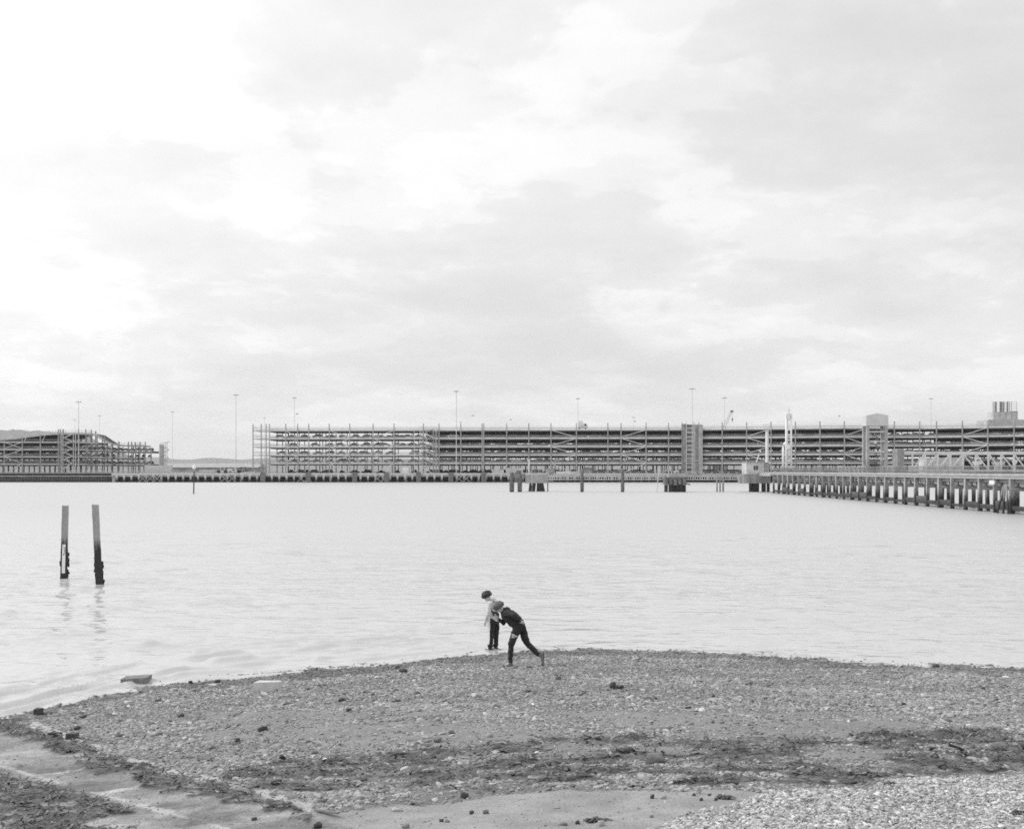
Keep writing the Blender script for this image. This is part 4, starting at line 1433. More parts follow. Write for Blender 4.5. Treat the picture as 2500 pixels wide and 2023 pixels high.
for y_ in (1150.5, 1155.5):
    for dy in (.05, 1.5):
        bb.bar((xa, Y + dy, ZW(y_, Y)), (xb, Y + dy, ZW(y_, Y)), .08)
bb.build('handrail', M_CONC, cw)
MB().box(xa, xb, Y + .7, Y + 1.0, ZW(1160.6, Y), ZW(1158.4, Y)).build('service_pipe', M_STEEL, cw)

# mooring dolphins and loose piles
def dolphin(name, label):
    return empty(name, (0, 0, 0), label, 'dolphin')


Y = 284.0
d1 = empty('berthing_dolphin', (XW(1300, Y), Y, 0), 'berthing dolphin with a grey deck block on raking piles at the catwalk end', 'dolphin')
MB().box(XW(1283, Y), XW(1338, Y), Y, Y + 4, ZW(1179, Y), ZW(1158, Y)).build('cap', M_CONC2, d1)
MB().box(XW(1256, Y), XW(1282.5, Y), Y + 1, Y + 4, ZW(1166, Y), ZW(1156, Y)).build('walkway', M_STEEL_D, d1)
MB().box(XW(1261, Y), XW(1273, Y), Y + 1.2, Y + 3, ZW(1155.8, Y), ZW(1147.5, Y)).build('winch_house', M_FEND, d1)
for a, c, w in ((1292, 1297, .38), (1301, 1305, .38), (1317, 1319, .75), (1329, 1321, .5), (1337.5, 1337.5, .12)):
    MB().tube([(XW(a, Y), Y + .6 + w, -1.5), (XW(c, Y), Y + .6 + w, ZW(1176, Y))], w, 9).build('raking_pile', M_BLACKPILE, d1)
MB().bar((XW(1298.5, Y), Y - .1, ZW(1185, Y)), (XW(1298.5, Y), Y - .1, ZW(1147, Y)), .2).build('post', M_STEEL, d1)
MB().tube([(XW(1292, Y), Y + 2, ZW(1158, Y)), (XW(1292, Y), Y + 2, ZW(1124, Y))], .14, 7).build('light_pole', M_WHITE, d1)
MB().box(XW(1287.5, Y), XW(1294, Y), Y + 1.8, Y + 2.2, ZW(1125, Y), ZW(1122, Y)).build('lamp', M_WHITE, d1)
bb = MB()
for k in range(6):
    p = 1285 + k * 10
    bb.bar((XW(p, Y), Y + .1, ZW(1158, Y)), (XW(p, Y), Y + .1, ZW(1148, Y)), .07)
for y_ in (1148, 1153):
    bb.bar((XW(1285, Y), Y + .1, ZW(y_, Y)), (XW(1335, Y), Y + .1, ZW(y_, Y)), .07)
bb.build('guard_rail', M_STEEL, d1)


def tyre_pile(px, Y, ytop, r, label, ring=True, lean=0.0):
    X = XW(px, Y)
    t = empty('mooring_pile', (X, Y, 0), label, 'pile', 'mooring piles by the jetty')
    zt = ZW(ytop, Y)
    MB().tube([(X - lean, Y, -1.5), (X, Y, zt)], r, 10).build('shaft', M_BLACKPILE if ring else M_STEEL_D, t, smooth=True)
    if ring:
        z = .35
        while z < min(2.2, zt - .4):
            MB().tube([(X, Y, z), (X, Y, z + .1), (X, Y, z + .28), (X, Y, z + .38)], [r + .02, r + .12, r + .12, r + .02], 10).build('tyre_ring', M_FEND, t)
            z += .5
    return t


for px, yt, r, lab, rg in ((1249.5, 1153, .5, 'fat black mooring pile, outermost before the berthing dolphin', 1), (1269, 1157, .48, 'fat black mooring pile beneath the winch house of the dolphin', 1),
                           (1421, 1147, .36, 'lone ringed mooring pile between the two dolphins, closer to the berthing dolphin', 1), (1520, 1146, .36, 'lone ringed mooring pile between the two dolphins, closer to the tyre-clad dolphin', 1)):
    t = tyre_pile(px, 279, yt, r, lab)
    if px > 1400:
        X = XW(px, 279)
        MB().tube([(X, 279, ZW(1168, 279)), (X, 279, ZW(yt - 1, 279))], r * .75, 10).build('head', M_STEEL, t)
for px, lab in ((1750.5, 'first of three slim dark piles standing before the control hut'), (1758, 'middle one of three slim dark piles standing before the control hut'), (1765.5, 'thicker last of three slim dark piles standing before the control hut')):
    tyre_pile(px, 279, 1161, .17 if px < 1760 else .2, lab, False)
X0, X1 = XW(1598.5, 281), XW(1606, 281)
MB().tube([(X0, 278, -1), (X1, 278, ZW(1142, 278))], .1, 7).build('leaning_pole', M_STEEL, label='thin pale pole leaning out of the water near the tyre-clad dolphin', cat='pole')

Y = 277.0
d2 = empty('mooring_dolphin', (XW(1650, Y), Y, 0), 'dark mooring dolphin hung with rubber fenders in front of the catwalk', 'dolphin')
MB().box(XW(1624, Y), XW(1676, Y), Y, Y + 4, ZW(1182, Y), ZW(1165, Y)).build('cap', M_FEND, d2)
MB().box(XW(1633, Y), XW(1674, Y), Y + .3, Y + 4, ZW(1164.8, Y), ZW(1156, Y)).build('deck_block', M_CONC2, d2)
for p, w in ((1627, .42), (1639, .55), (1646, .35), (1655, .5), (1663, .55), (1672, .35)):
    MB().tube([(XW(p, Y), Y + .6, -1.5), (XW(p, Y), Y + .6, ZW(1181, Y))], w, 9).build('pile', M_BLACKPILE, d2)
for k, p in enumerate((1626, 1637, 1648, 1659, 1670)):
    MB().tube([(XW(p, Y), Y - .35, ZW(1184 - (k % 2) * 2, Y)), (XW(p, Y), Y - .35, ZW(1168, Y))], .45, 9).build('fender', M_FEND, d2)
MB().lump((XW(1655, Y), Y + 2, ZW(1154, Y)), (.9, .8, .55), 5).build('bollard', M_STEEL_D, d2)
MB().bar((XW(1676, Y), Y + .5, ZW(1180, Y)), (XW(1686, Y), Y + .5, ZW(1183, Y)), .3).build('bracket', M_STEEL_D, d2)
bb = MB()
for k in range(5):
    bb.bar((XW(1624 + k * 8, Y), Y + .2, ZW(1157, Y)), (XW(1624 + k * 8, Y), Y + .2, ZW(1148, Y)), .08)
bb.bar((XW(1624, Y), Y + .2, ZW(1148.5, Y)), (XW(1658, Y), Y + .2, ZW(1148.5, Y)), .08)
bb.build('guard_rail', M_WHITE, d2)

# beacon pole
Y = F * CH / (1205 - HZ)
bc = empty('beacon_pole', (XW(473, Y), Y, 0), 'single dark channel pole with a white topmark standing in open water', 'beacon')
MB().tube([(XW(472.5, Y), Y, -1.5), (XW(474, Y), Y, ZW(1150, Y))], .13, 8).build('pole', mat('beacon_black', .05, .7, .3), bc)
MB().tube([(XW(474, Y), Y, ZW(1150, Y)), (XW(474, Y), Y, ZW(1135, Y))], .07, 6).build('topmark_pole', M_WHITE, bc)
MB().tube([(XW(474, Y), Y, ZW(1144, Y)), (XW(474, Y), Y, ZW(1138, Y)), (XW(474, Y), Y, ZW(1134, Y))], [.38, .34, .02], 8).build('topmark', M_WHITE, bc)

# ------------------------------------------------------------------ things standing on the far quay
def vehicle(px, Y, L_, H_, tone, label, cat, kind):
    X = XW(px, Y)
    t = empty({'loader': 'wheel_loader', 'forklift': 'forklift_truck', 'van': 'delivery_van', 'bin': 'storage_container'}[kind], (X, Y, QZ), label, cat)
    if kind == 'bin':
        MB().box(X - L_ / 2, X + L_ / 2, Y, Y + 2.4, QZ, QZ + H_).build('body', tone, t)
        for k in range(int(L_ / .8)):
            MB().box(X - L_ / 2 + .3 + k * .8, X - L_ / 2 + .5 + k * .8, Y - .06, Y - .003, QZ + .15, QZ + H_ - .15).build('rib', tone, t)
        return t
    if kind == 'van':
        MB().prism([(X - L_ / 2, QZ + .35), (X + L_ / 2, QZ + .35), (X + L_ / 2, QZ + 1.2), (X + L_ / 2 - .9, QZ + H_ * .92), (X + L_ / 2 - 1.3, QZ + H_), (X - L_ / 2, QZ + H_)], Y, Y + 1.9).build('body', tone, t)
        MB().prism([(X + L_ / 2 - 1.7, QZ + 1.25), (X + L_ / 2 - .5, QZ + 1.25), (X + L_ / 2 - 1.0, QZ + H_ * .88), (X + L_ / 2 - 1.7, QZ + H_ * .88)], Y - .04, Y - .003).build('window', M_GLASS, t)
        for wx in (-.3, .3):
            MB().tube([(X + wx * L_, Y - .02, QZ + .35), (X + wx * L_, Y + .3, QZ + .35)], .35, 9).build('wheel', M_TYRE, t)
        return t
    MB().box(X - L_ * .35, X + L_ * .3, Y, Y + 1.8, QZ + .6, QZ + H_ * .5).build('chassis', tone, t)
    bb = MB()
    for a, c in ((-.18, 0), (.14, 0)):
        bb.bar((X + a * L_, Y + .1, QZ + H_ * .5), (X + a * L_, Y + .1, QZ + H_), .16)
        bb.bar((X + a * L_, Y + 1.7, QZ + H_ * .5), (X + a * L_, Y + 1.7, QZ + H_), .16)
    bb.box(X - .24 * L_, X + .2 * L_, Y, Y + 1.8, QZ + H_, QZ + H_ + .12)
    bb.build('cab_frame', tone, t)
    for wx, r in ((-.3, .75 if kind == 'loader' else .5), (.25, .75 if kind == 'loader' else .42)):
        MB().tube([(X + wx * L_, Y - .1, QZ + r), (X + wx * L_, Y + .4, QZ + r)], r, 11).build('wheel', M_TYRE, t)
    if kind == 'loader':
        MB().bar((X + .2 * L_, Y + .2, QZ + 1.4), (X + .55 * L_, Y + .2, QZ + .5), .3).build('lift_arm', tone, t)
        MB().prism([(X + .5 * L_, QZ + .1), (X + .68 * L_, QZ + .15), (X + .64 * L_, QZ + 1.1), (X + .54 * L_, QZ + .9)], Y - .2, Y + 2).build('bucket', M_STEEL_D, t)
    else:
        MB().box(X + .32 * L_, X + .40 * L_, Y + .2, Y + 1.6, QZ + .1, QZ + H_ * 1.3).build('lift_mast', M_STEEL_D, t)
        MB().bar((X + .4 * L_, Y + .5, QZ + .2), (X + .75 * L_, Y + .5, QZ + .2), .15).build('fork', M_STEEL_D, t)
    return t


vehicle(543, 508, 5.0, 2.6, M_STEEL, 'grey wheel loader on the open quay before the tall mast', 'loader', 'loader')
vehicle(554, 513, 3.2, 2.2, M_DARK, 'dark forklift behind the grey wheel loader on the open quay', 'forklift', 'forklift')
vehicle(593, 509, 5.6, 2.6, M_DARK, 'dark wheel loader on the open quay just past the tall mast', 'loader', 'loader')
vehicle(566, 512, 3.8, 2.1, M_WHITE, 'white van on the open quay behind the tall mast', 'van', 'van')
vehicle(505, 510, 6.5, 1.6, M_PANEL, 'low pale container on the open quay by the wheel loaders', 'container', 'bin')
vehicle(610, 508, 4.5, .9, M_PANEL, 'low white skip beside the free end of the long car park', 'container', 'bin')
vehicle(990, 506, 2.6, 2.6, M_WHITE, 'white cubic container on the quay left of the steel stair', 'container', 'bin')
vehicle(1256, 503, 7.0, 2.3, M_CONC, 'long pale site cabin on the quay behind the berthing dolphin', 'cabin', 'bin')
vehicle(1216, 503, 4.6, 1.6, M_CONC, 'smaller pale site cabin beside the long one behind the dolphin', 'cabin', 'bin')
vehicle(1436, 503, 3.4, 2.6, M_STEEL_D, 'dark window-fronted kiosk on the quay behind the catwalk', 'kiosk', 'bin')
vehicle(1343, 503, 3.6, 2.3, M_CONC2, 'grey container on the quay at the catwalk\'s dolphin end', 'container', 'bin')
vehicle(1385, 502.5, 9.0, .9, M_WHITE, 'long low white barrier block on the quay behind the catwalk', 'barrier', 'bin')
vehicle(385, 512, 11.0, 3.4, M_PANEL, 'pale site building at the end of the wave-roofed car park', 'building', 'bin')
bb = MB()
xs = [XW(165 + k * 6, 509) for k in range(74)]
for x in xs:
    bb.bar((x, 509, QZ), (x, 509, QZ + 1.3), .07)
bb.bar((xs[0], 509, QZ + 1.3), (xs[-1], 509, QZ + 1.3), .08).bar((xs[0], 509, QZ + .7), (xs[-1], 509, QZ + .7), .08)
bb.build('quay_railing', M_STEEL, label='long low pale railing along the quay below the wave-roofed car park', cat='railing')

# distant sea birds
for i, (px, py, Y, lab) in enumerate(((726, 1011, 240, 'small bird gliding just past the mast over the first car park bays'), (1155, 1015, 260, 'tiny bird above the car park between the steel stair and mid-length'),
                                      (1247, 1025, 280, 'tiny bird low over the car park roof above the dolphin'), (1550, 1029, 260, 'small bird low over the roof before the stair core'),
                                      (2049, 1016, 250, 'tiny bird above the roof beside the gabled tower'))):
    c = W(px, py, Y)
    bb = MB().tube([c + Vector((-.22, 0, 0)), c + Vector((-.08, 0, .02)), c + Vector((.12, 0, .01)), c + Vector((.24, 0, 0))], [.02, .06, .06, .015], 6)
    for s in (-1, 1):
        bb.add([c + Vector((-.08, 0, .03)), c + Vector((.1, 0, .03)), c + Vector((.14 * s + .08, s * .3, .16)), c + Vector((.3 * s, s * .55, .05)), c + Vector((.12 * s - .08, s * .3, .17))], [(0, 1, 2, 3, 4)])
    bb.build('bird', mat('gull_grey', .25, .7, .1), label=lab, cat='bird')

# ------------------------------------------------------------------ the two timber piles
def timber_pile(bx, by, tx, ty, w, label, seed, Y=None):
    Y = F * CH / (by - HZ)
    X0, X1 = XW(bx, Y), XW(tx, Y)
    zt = ZW(ty, Y)
    t = empty('timber_pile', (X0, Y, 0), label, 'timber pile', 'timber piles standing in the water')
    rg = random.Random(seed)
    n = 26
    yaw = rg.uniform(.2, .32)
    vs, fs = [], []
    for i in range(n + 1):
        k = -0.35 + 1.35 * i / n
        cx = X0 + (X1 - X0) * k
        z = zt * k
        for a, c in ((-1, -1), (-.1, -1.03), (1, -1), (1.03, 0), (1, 1), (0, 1), (-1, 1), (-1.02, 0)):
            wear = 1 + rg.uniform(-.05, .04) + (rg.uniform(0, .14) if z < 1.5 and rg.random() < .4 else 0)
            x, y = a * w / 2 * wear, c * w / 2 * wear
            vs.append((cx + x * math.cos(yaw) - y * math.sin(yaw), Y + x * math.sin(yaw) + y * math.cos(yaw), z + (rg.uniform(-.03, .03) if i == n else 0)))
    for i in range(n):
        for k in range(8):
            a, c = i * 8 + k, i * 8 + (k + 1) % 8
            fs.append((a, c, c + 8, a + 8))
    fs.append(tuple(n * 8 + k for k in range(8)))
    MB().add(vs, fs).build('shaft', M_TIMBER, t)
    bb = MB()
    for k in range(22):
        z = rg.uniform(.0, 1.2)
        s = rg.choice((-1, 1))
        cx = X0 + (X1 - X0) * z / zt
        bb.lump((cx + s * w * .5 + rg.uniform(-.03, .02), Y - w * .35 + rg.uniform(0, .3), z), (.05, .05, .06 + rg.random() * .07), rg.randint(0, 999), .4, lat=4, lon=6)
    bb.build('weed_growth', M_DARK, t)
    return t, Y, X0, X1, zt, yaw


t, Y, X0, X1, zt, yaw = timber_pile(155.5, 1413, 160, 1234, .265, 'square timber pile carrying a white gauge board', 4)
cx0 = XW(159, Y)
def gp(u, z, d=-.158):
    """point on the front face of the pile, u metres across"""
    k = z / zt
    c = X0 + (X1 - X0) * k
    return Vector((c + u * math.cos(yaw) - d * math.sin(yaw), Y + u * math.sin(yaw) + d * math.cos(yaw), z))
gz0, gz1 = ZW(1398, Y), ZW(1328, Y)
bb = MB().add([gp(-.075, gz0), gp(.065, gz0), gp(.065, gz1), gp(-.075, gz1), gp(-.075, gz0, -.128), gp(.065, gz0, -.128), gp(.065, gz1, -.128), gp(-.075, gz1, -.128)],
              [(0, 1, 2, 3), (0, 4, 5, 1), (1, 5, 6, 2), (2, 6, 7, 3), (3, 7, 4, 0)])
gbd = bb.build('gauge_board', mat('gauge_white', .82, .4, .06, 3.0), t)
bb = MB()
M_INK = mat('gauge_ink', .06, .6, .1)
e = -.1605
zt_ = ZW(1354, Y)
bb.add([gp(-.04, zt_, e), gp(.03, zt_, e), gp(-.005, zt_ + .10, e)], [(0, 1, 2)])
def stroke(pts, w=.018):
    for (u0, z0), (u1, z1) in zip(pts[:-1], pts[1:]):
        a, c = gp(u0, z0, e), gp(u1, z1, e)
        d = (c - a).normalized()
        n_ = Vector((-d.z * math.cos(yaw), -d.z * math.sin(yaw), d.x / max(math.cos(yaw), .1))) * (w / 2)
        bb.add([a - n_, c - n_, c + n_, a + n_], [(0, 1, 2, 3)])
zz0 = ZW(1331, Y)
stroke([(.02 - .05 * math.cos(a * .6) * (1 if a < 6 else -1), zz0 - .03 - a * .018) for a in range(14)])
stroke([(.045, zz0 - .16), (.0, zz0 - .22), (.05, zz0 - .30), (.03, zz0 - .36)])
bb.build('painted_marks', M_INK, gbd)
timber_pile(242, 1425, 232.5, 1232, .27, 'leaning square timber pile ragged with weed, nearer the middle of the pair', 9)

# ------------------------------------------------------------------ people
def blob_mesh(name, parts, voxel=.012, smooth=6, folds=0.0):
    """tapered capsules and ellipsoids fused into one continuous surface"""
    bb = MB()
    for p in parts:
        if p[0] == 'c':
            _, a, c, r0, r1 = p
            a, c = Vector(a), Vector(c)
            d = (c - a).normalized() if (c - a).length > 1e-5 else Vector((0, 0, 1))
            ring, rad = [], []
            for th in (80, 55, 28):
                ring.append(a - d * r0 * math.sin(math.radians(th)))
                rad.append(r0 * math.cos(math.radians(th)))
            ring += [a, c]
            rad += [r0, r1]
            for th in (28, 55, 80):
                ring.append(c + d * r1 * math.sin(math.radians(th)))
                rad.append(r1 * math.cos(math.radians(th)))
            bb.tube(ring, rad, 14)
        else:
            _, c, r, rot = p
            m = Matrix.Rotation(rot[2], 3, 'Z') @ Matrix.Rotation(rot[1], 3, 'Y') @ Matrix.Rotation(rot[0], 3, 'X')
            k = MB().lump((0, 0, 0), r, 1, 0.0, lat=10, lon=14)
            bb.add([m @ Vector(v) + Vector(c) for v in k.v], k.f)
    me = bpy.data.meshes.new(name)
    me.from_pydata(bb.v, [], bb.f)
    o = bpy.data.objects.new('tmp_' + name, me)
    COL.objects.link(o)
    rm = o.modifiers.new('r', 'REMESH')
    rm.mode = 'VOXEL'
    rm.voxel_size = voxel
    if smooth:
        sm = o.modifiers.new('s', 'SMOOTH')
        sm.iterations = smooth
        sm.factor = .5
    dg = bpy.context.evaluated_depsgraph_get()
    dg.update()
    out = bpy.data.meshes.new_from_object(o.evaluated_get(dg))
    bpy.data.objects.remove(o)
    out.name = name
    if folds:
        n_ = len(out.vertices)
        co = np.empty(n_ * 3, np.float32)
        out.vertices.foreach_get('co', co)
        no = np.empty(n_ * 3, np.float32)
        out.vertices.foreach_get('normal', no)
        co, no = co.reshape(-1, 3), no.reshape(-1, 3)
        w = fbm(co[:, 0] * 9 + co[:, 1] * 9 + 3 * co[:, 2], co[:, 2] * 17 - co[:, 0] * 6, 5, 3) - .5
        w = w + .5 * (np.abs(vnoise(co[:, 0] * 22 + 40, co[:, 2] * 30 + co[:, 1] * 20, 8) - .5) - .25)
        co = co + no * (w * folds)[:, None]
        out.vertices.foreach_set('co', co.astype(np.float32).ravel())
        out.update()
    for p in out.polygons:
        p.use_smooth = True
    return out


def link_mesh(name, me, m, parent, root_loc, label=None):
    me.materials.clear()
    me.materials.append(m)
    o = bpy.data.objects.new(name, me)
    COL.objects.link(o)
    o.parent = parent
    ORIG[o.name] = Vector(root_loc)
    if label:
        o['label'] = label
    return o


def hand(mb, wrist, tip_dir, palm_n, size=.17, curl=.5):
    """palm and five separate bent fingers as tubes; directions in local space"""
    w = Vector(wrist)
    d = Vector(tip_dir).normalized()
    n = Vector(palm_n)
    n = (n - d * n.dot(d)).normalized()
    s = d.cross(n)
    mb.tube([w - d * .02, w + d * .02, w + d * .06, w + d * .095], [.022, .03, .037, .032], 10)
    for i, (o, l) in enumerate(((-.026, .065), (-.009, .078), (.009, .073), (.025, .056))):
        b = w + d * .085 + s * o
        p1 = b + d * l * .45 + n * l * .1 * curl
        p2 = p1 + (d * (1 - .6 * curl) + n * curl).normalized() * l * .32
        p3 = p2 + (d * (1 - 1.1 * curl) + n * curl * 1.5).normalized() * l * .25
        mb.tube([b, p1, p2, p3], [.0095, .009, .0082, .006], 7)
    b = w + d * .03 - s * .026
    p1 = b + (d * .6 - s * .7 + n * .25).normalized() * .038
    p2 = p1 + (d * .9 - s * .2 + n * .4).normalized() * .03
    mb.tube([b, p1, p2], [.012, .0105, .007], 7)


M_SKIN = mat('skin', .52, .55, .06, 8.0)
M_HAIRD = mat('dark_hair', .035, .6, .5, 30.0, bump=1.0, bscale=60)
M_HAIRL = mat('brown_hair', .11, .6, .5, 30.0, bump=1.0, bscale=60)
M_HOOD = mat('pale_fleece', .58, .9, .08, 6.0, bump=.3, bscale=25)
M_TRACK = mat('black_trousers', .018, .85, .2, 6.0, bump=.4, bscale=14)
M_JEANS = mat('dark_jeans', .028, .9, .3, 6.0, bump=.5, bscale=16)
M_JACK = mat('dark_jacket', .035, .85, .3, 6.0, bump=.6, bscale=14)
M_SHOE = mat('grey_suede_shoe', .16, .8, .2, 10.0)
M_SHOED = mat('dark_shoe', .05, .7, .2, 10.0)
M_EYE = mat('eye', .03, .3, .1)
M_BAG = mat('black_bag', .03, .8, .2, 8.0)


def mesh_join_mb(me, mb):
    """append loose finger tubes to a body mesh, same object"""
    import bmesh
    b_ = bmesh.new()
    b_.from_mesh(me)
    vs = [b_.verts.new(v) for v in mb.v]
    for f in mb.f:
        try:
            ff = b_.faces.new([vs[i] for i in f])
            ff.smooth = True
        except ValueError:
            pass
    b_.to_mesh(me)
    b_.free()


def hair_mesh(name, c, r, rot, seed, curls=90, cl=.03, cut=None):
    """a cap of many curls round the skull"""
    rg = random.Random(seed)
    parts = [('e', c, r, rot)]
    m = Matrix.Rotation(rot[2], 3, 'Z') @ Matrix.Rotation(rot[1], 3, 'Y') @ Matrix.Rotation(rot[0], 3, 'X')
    for _ in range(curls):
        d = Vector((rg.gauss(0, 1), rg.gauss(0, 1), rg.gauss(0, 1))).normalized()
        if d.z < -.45:
            continue
        p = m @ Vector((d.x * r[0], d.y * r[1], d.z * r[2])) + Vector(c)
        if cut and cut(d):
            continue
        k = rg.uniform(.6, 1.3) * cl
        parts.append(('e', p, (k, k * rg.uniform(.6, 1), k), (rg.random() * 3, rg.random() * 3, 0)))
    return blob_mesh(name, parts, .009, 1)


def face_bits(root, o, hc, fwd, side, up, r):
    """eyes and brows set into the head"""
    for s in (-1, 1):
        bb = MB()
        c = hc + fwd * r * .90 + side * s * r * .36 + up * r * .02
        bb.lump(c + Vector(root.location), (.012, .012, .010), 3, 0, lat=5, lon=8)
        bb.build('eye', M_EYE, o)


def head_parts(hc, fwd, side, up, r=.092):
    P = [('e', hc + up * .018, (r * .95, r * .95, r * 1.12), (0, 0, 0)),
         ('e', hc + fwd * .028 - up * .055, (r * .62, r * .62, r * .66), (0, 0, 0)),                # jaw
         ('c', hc + fwd * (r * .92) + up * .012, hc + fwd * (r * 1.2) - up * .022, .010, .014),      # nose
         ('c', hc + fwd * (r * .96) - up * .052 + side * .016, hc + fwd * (r * .96) - up * .052 - side * .016, .010, .010),  # lips
         ('e', hc + fwd * (r * .82) - up * .09, (.026, .026, .022), (0, 0, 0))]                      # chin
    for s in (-1, 1):
        P.append(('e', hc + side * s * r * .97 - up * .012 - fwd * .01, (.016, .016, .03), (0, 0, 0)))
    return P


# --- boy standing in the shallows, looking down along the water
B = Vector((XW(1203, 33.7), 33.7, 0))
B.z = min(float(ground(B.x, B.y)), -.02) - .01
boy = empty('person', B, 'boy in pale hoodie and black striped trousers standing in the shallows looking down', 'person')
hc = Vector((-.150, -.02, 1.475))
fwd = Vector((-.80, .30, -.52)).normalized()
side = fwd.cross(Vector((0, 0, 1))).normalized()
up = side.cross(fwd)
lh, rh = Vector((-.035, -.09, .80)), Vector((.085, .09, .80))
lk, rk = Vector((-.045, -.10, .44)), Vector((.088, .08, .44))
lan, ran = Vector((-.055, -.09, .09)), Vector((.085, .09, .09))
lsh, rsh = Vector((-.06, -.155, 1.30)), Vector((.06, .16, 1.30))
lel, rel = Vector((-.115, -.215, 1.05)), Vector((.08, .24, 1.04))
lwr, rwr = Vector((-.185, -.185, .84)), Vector((-.02, .24, .83))
body = [('c', lan, lk, .038, .052), ('c', lk, lh, .055, .075), ('c', ran, rk, .038, .052), ('c', rk, rh, .055, .075), ('c', lh, rh, .09, .09),
        ('c', (.03, 0, .83), (.015, 0, 1.0), .115, .11), ('c', (.015, 0, 1.0), (-.005, 0, 1.25), .12, .115), ('c', lsh, rsh, .06, .06),
        ('c', (-.02, 0, 1.30), (-.105, -.01, 1.44), .055, .05), ('c', lsh, lel, .045, .036), ('c', lel, lwr, .036, .027), ('c', rsh, rel, .045, .036), ('c', rel, rwr, .036, .027),
        ('c', lan, lan + Vector((-.13, .05, -.06)), .035, .026), ('c', ran, ran + Vector((-.13, .05, -.06)), .035, .026)] + head_parts(hc, fwd, side, up)
me = blob_mesh('body', body, .011, 4)
hm = MB()
hand(hm, lwr, (-.25, .02, -1), (.6, .6, 0), curl=.45)
hand(hm, rwr, (-.3, .1, -1), (.2, -.8, 0), curl=.4)
mesh_join_mb(me, hm)
bo = link_mesh('body', me, M_SKIN, boy, B)
face_bits(boy, bo, hc, fwd, side, up, .092)
tz = Vector((0, 0, -.02))
tr_ = [('c', lan + Vector((0, 0, .06)), lk, .064, .076), ('c', lk, lh, .080, .105), ('c', ran + Vector((0, 0, .06)), rk, .064, .076), ('c', rk, rh, .080, .105), ('c', lh, rh, .11, .11), ('c', (.035, 0, .82), (.025, 0, .94), .135, .130), ('c', lan + Vector((-.02, .01, .03)), lan + Vector((-.02, .01, .08)), .06, .06), ('c', ran + Vector((-.02, .01, .03)), ran + Vector((-.02, .01, .08)), .06, .06)]
to = link_mesh('trousers', blob_mesh('trousers', tr_, .010, 4, .035), M_TRACK, boy, B)
hd = [('c', (.035, 0, .88), (.015, 0, 1.05), .150, .145), ('c', (.015, 0, 1.05), (0, 0, 1.25), .145, .13), ('c', lsh, rsh, .075, .075), ('c', (-.01, 0, 1.28), (-.045, 0, 1.37), .10, .065),
      ('c', lsh, lel, .064, .056), ('c', lel, lwr + Vector((.005, 0, .02)), .056, .046), ('c', rsh, rel, .064, .056), ('c', rel, rwr, .056, .046),
      ('e', (.055, .01, 1.36), (.085, .12, .06), (0, .5, 0)), ('e', (.01, .0, 1.40), (.075, .10, .04), (0, -.3, 0))]
link_mesh('hoodie', blob_mesh('hoodie', hd, .010, 4, .03), M_HOOD, boy, B)
for a in (lan, ran):
    sh_ = [('c', a + Vector((.035, -.01, -.05)), a + Vector((-.14, .05, -.065)), .042, .036), ('c', a + Vector((0, 0, -.04)), a + Vector((0, 0, .02)), .045, .048)]
    link_mesh('shoe', blob_mesh('shoe', sh_, .009, 3), M_SHOED, boy, B)
hf = hc + up * .05 - fwd * .005
hr = hair_mesh('hair', hf, (.125, .115, .095), (0, -.45, .3), 3, 130, .030)
link_mesh('hair', hr, M_HAIRD, boy, B)
# white side stripe down the near leg
bb = MB()
o_ = [(lh + Vector((-.075, -.085, .10))), (lh + Vector((-.065, -.085, -.06))), (lk + Vector((-.050, -.055, .08))), (lk + Vector((-.046, -.050, -.08))), (lan + Vector((-.050, -.045, .10)))]
w_ = [.036, .034, .026, .022, .016]
for (a, wa), (c, wc) in zip(zip(o_[:-1], w_[:-1]), zip(o_[1:], w_[1:])):
    n_ = Vector((-.55, -.83, 0)) * .018
    u_ = Vector((.83, -.55, 0))
    A, C = a + B, c + B
    bb.add([A - u_ * wa + n_, A + u_ * wa + n_, C + u_ * wc + n_, C - u_ * wc + n_, A - u_ * wa - n_, A + u_ * wa - n_, C + u_ * wc - n_, C - u_ * wc - n_],
           [(0, 1, 2, 3), (0, 4, 5, 1), (3, 2, 6, 7), (0, 3, 7, 4), (1, 5, 6, 2)])
bb.build('side_stripe', M_WHITE, to)
link_mesh('shoulder_bag', blob_mesh('shoulder_bag', [('e', (.09, -.125, 1.0), (.10, .05, .085), (0, .55, 0)), ('c', (-.02, -.15, 1.09), (.09, -.16, 1.0), .022, .03)], .009, 3), M_BAG, boy, B)
bb = MB()
pts = [Vector(p) + B for p in ((-.06, -.135, 1.08), (-.03, -.16, 1.2), (.02, -.13, 1.34), (.06, -.02, 1.42), (.05, .1, 1.38))]
bb.tube(pts, .011, 6)
bb.build('bag_strap', M_BAG, boy)

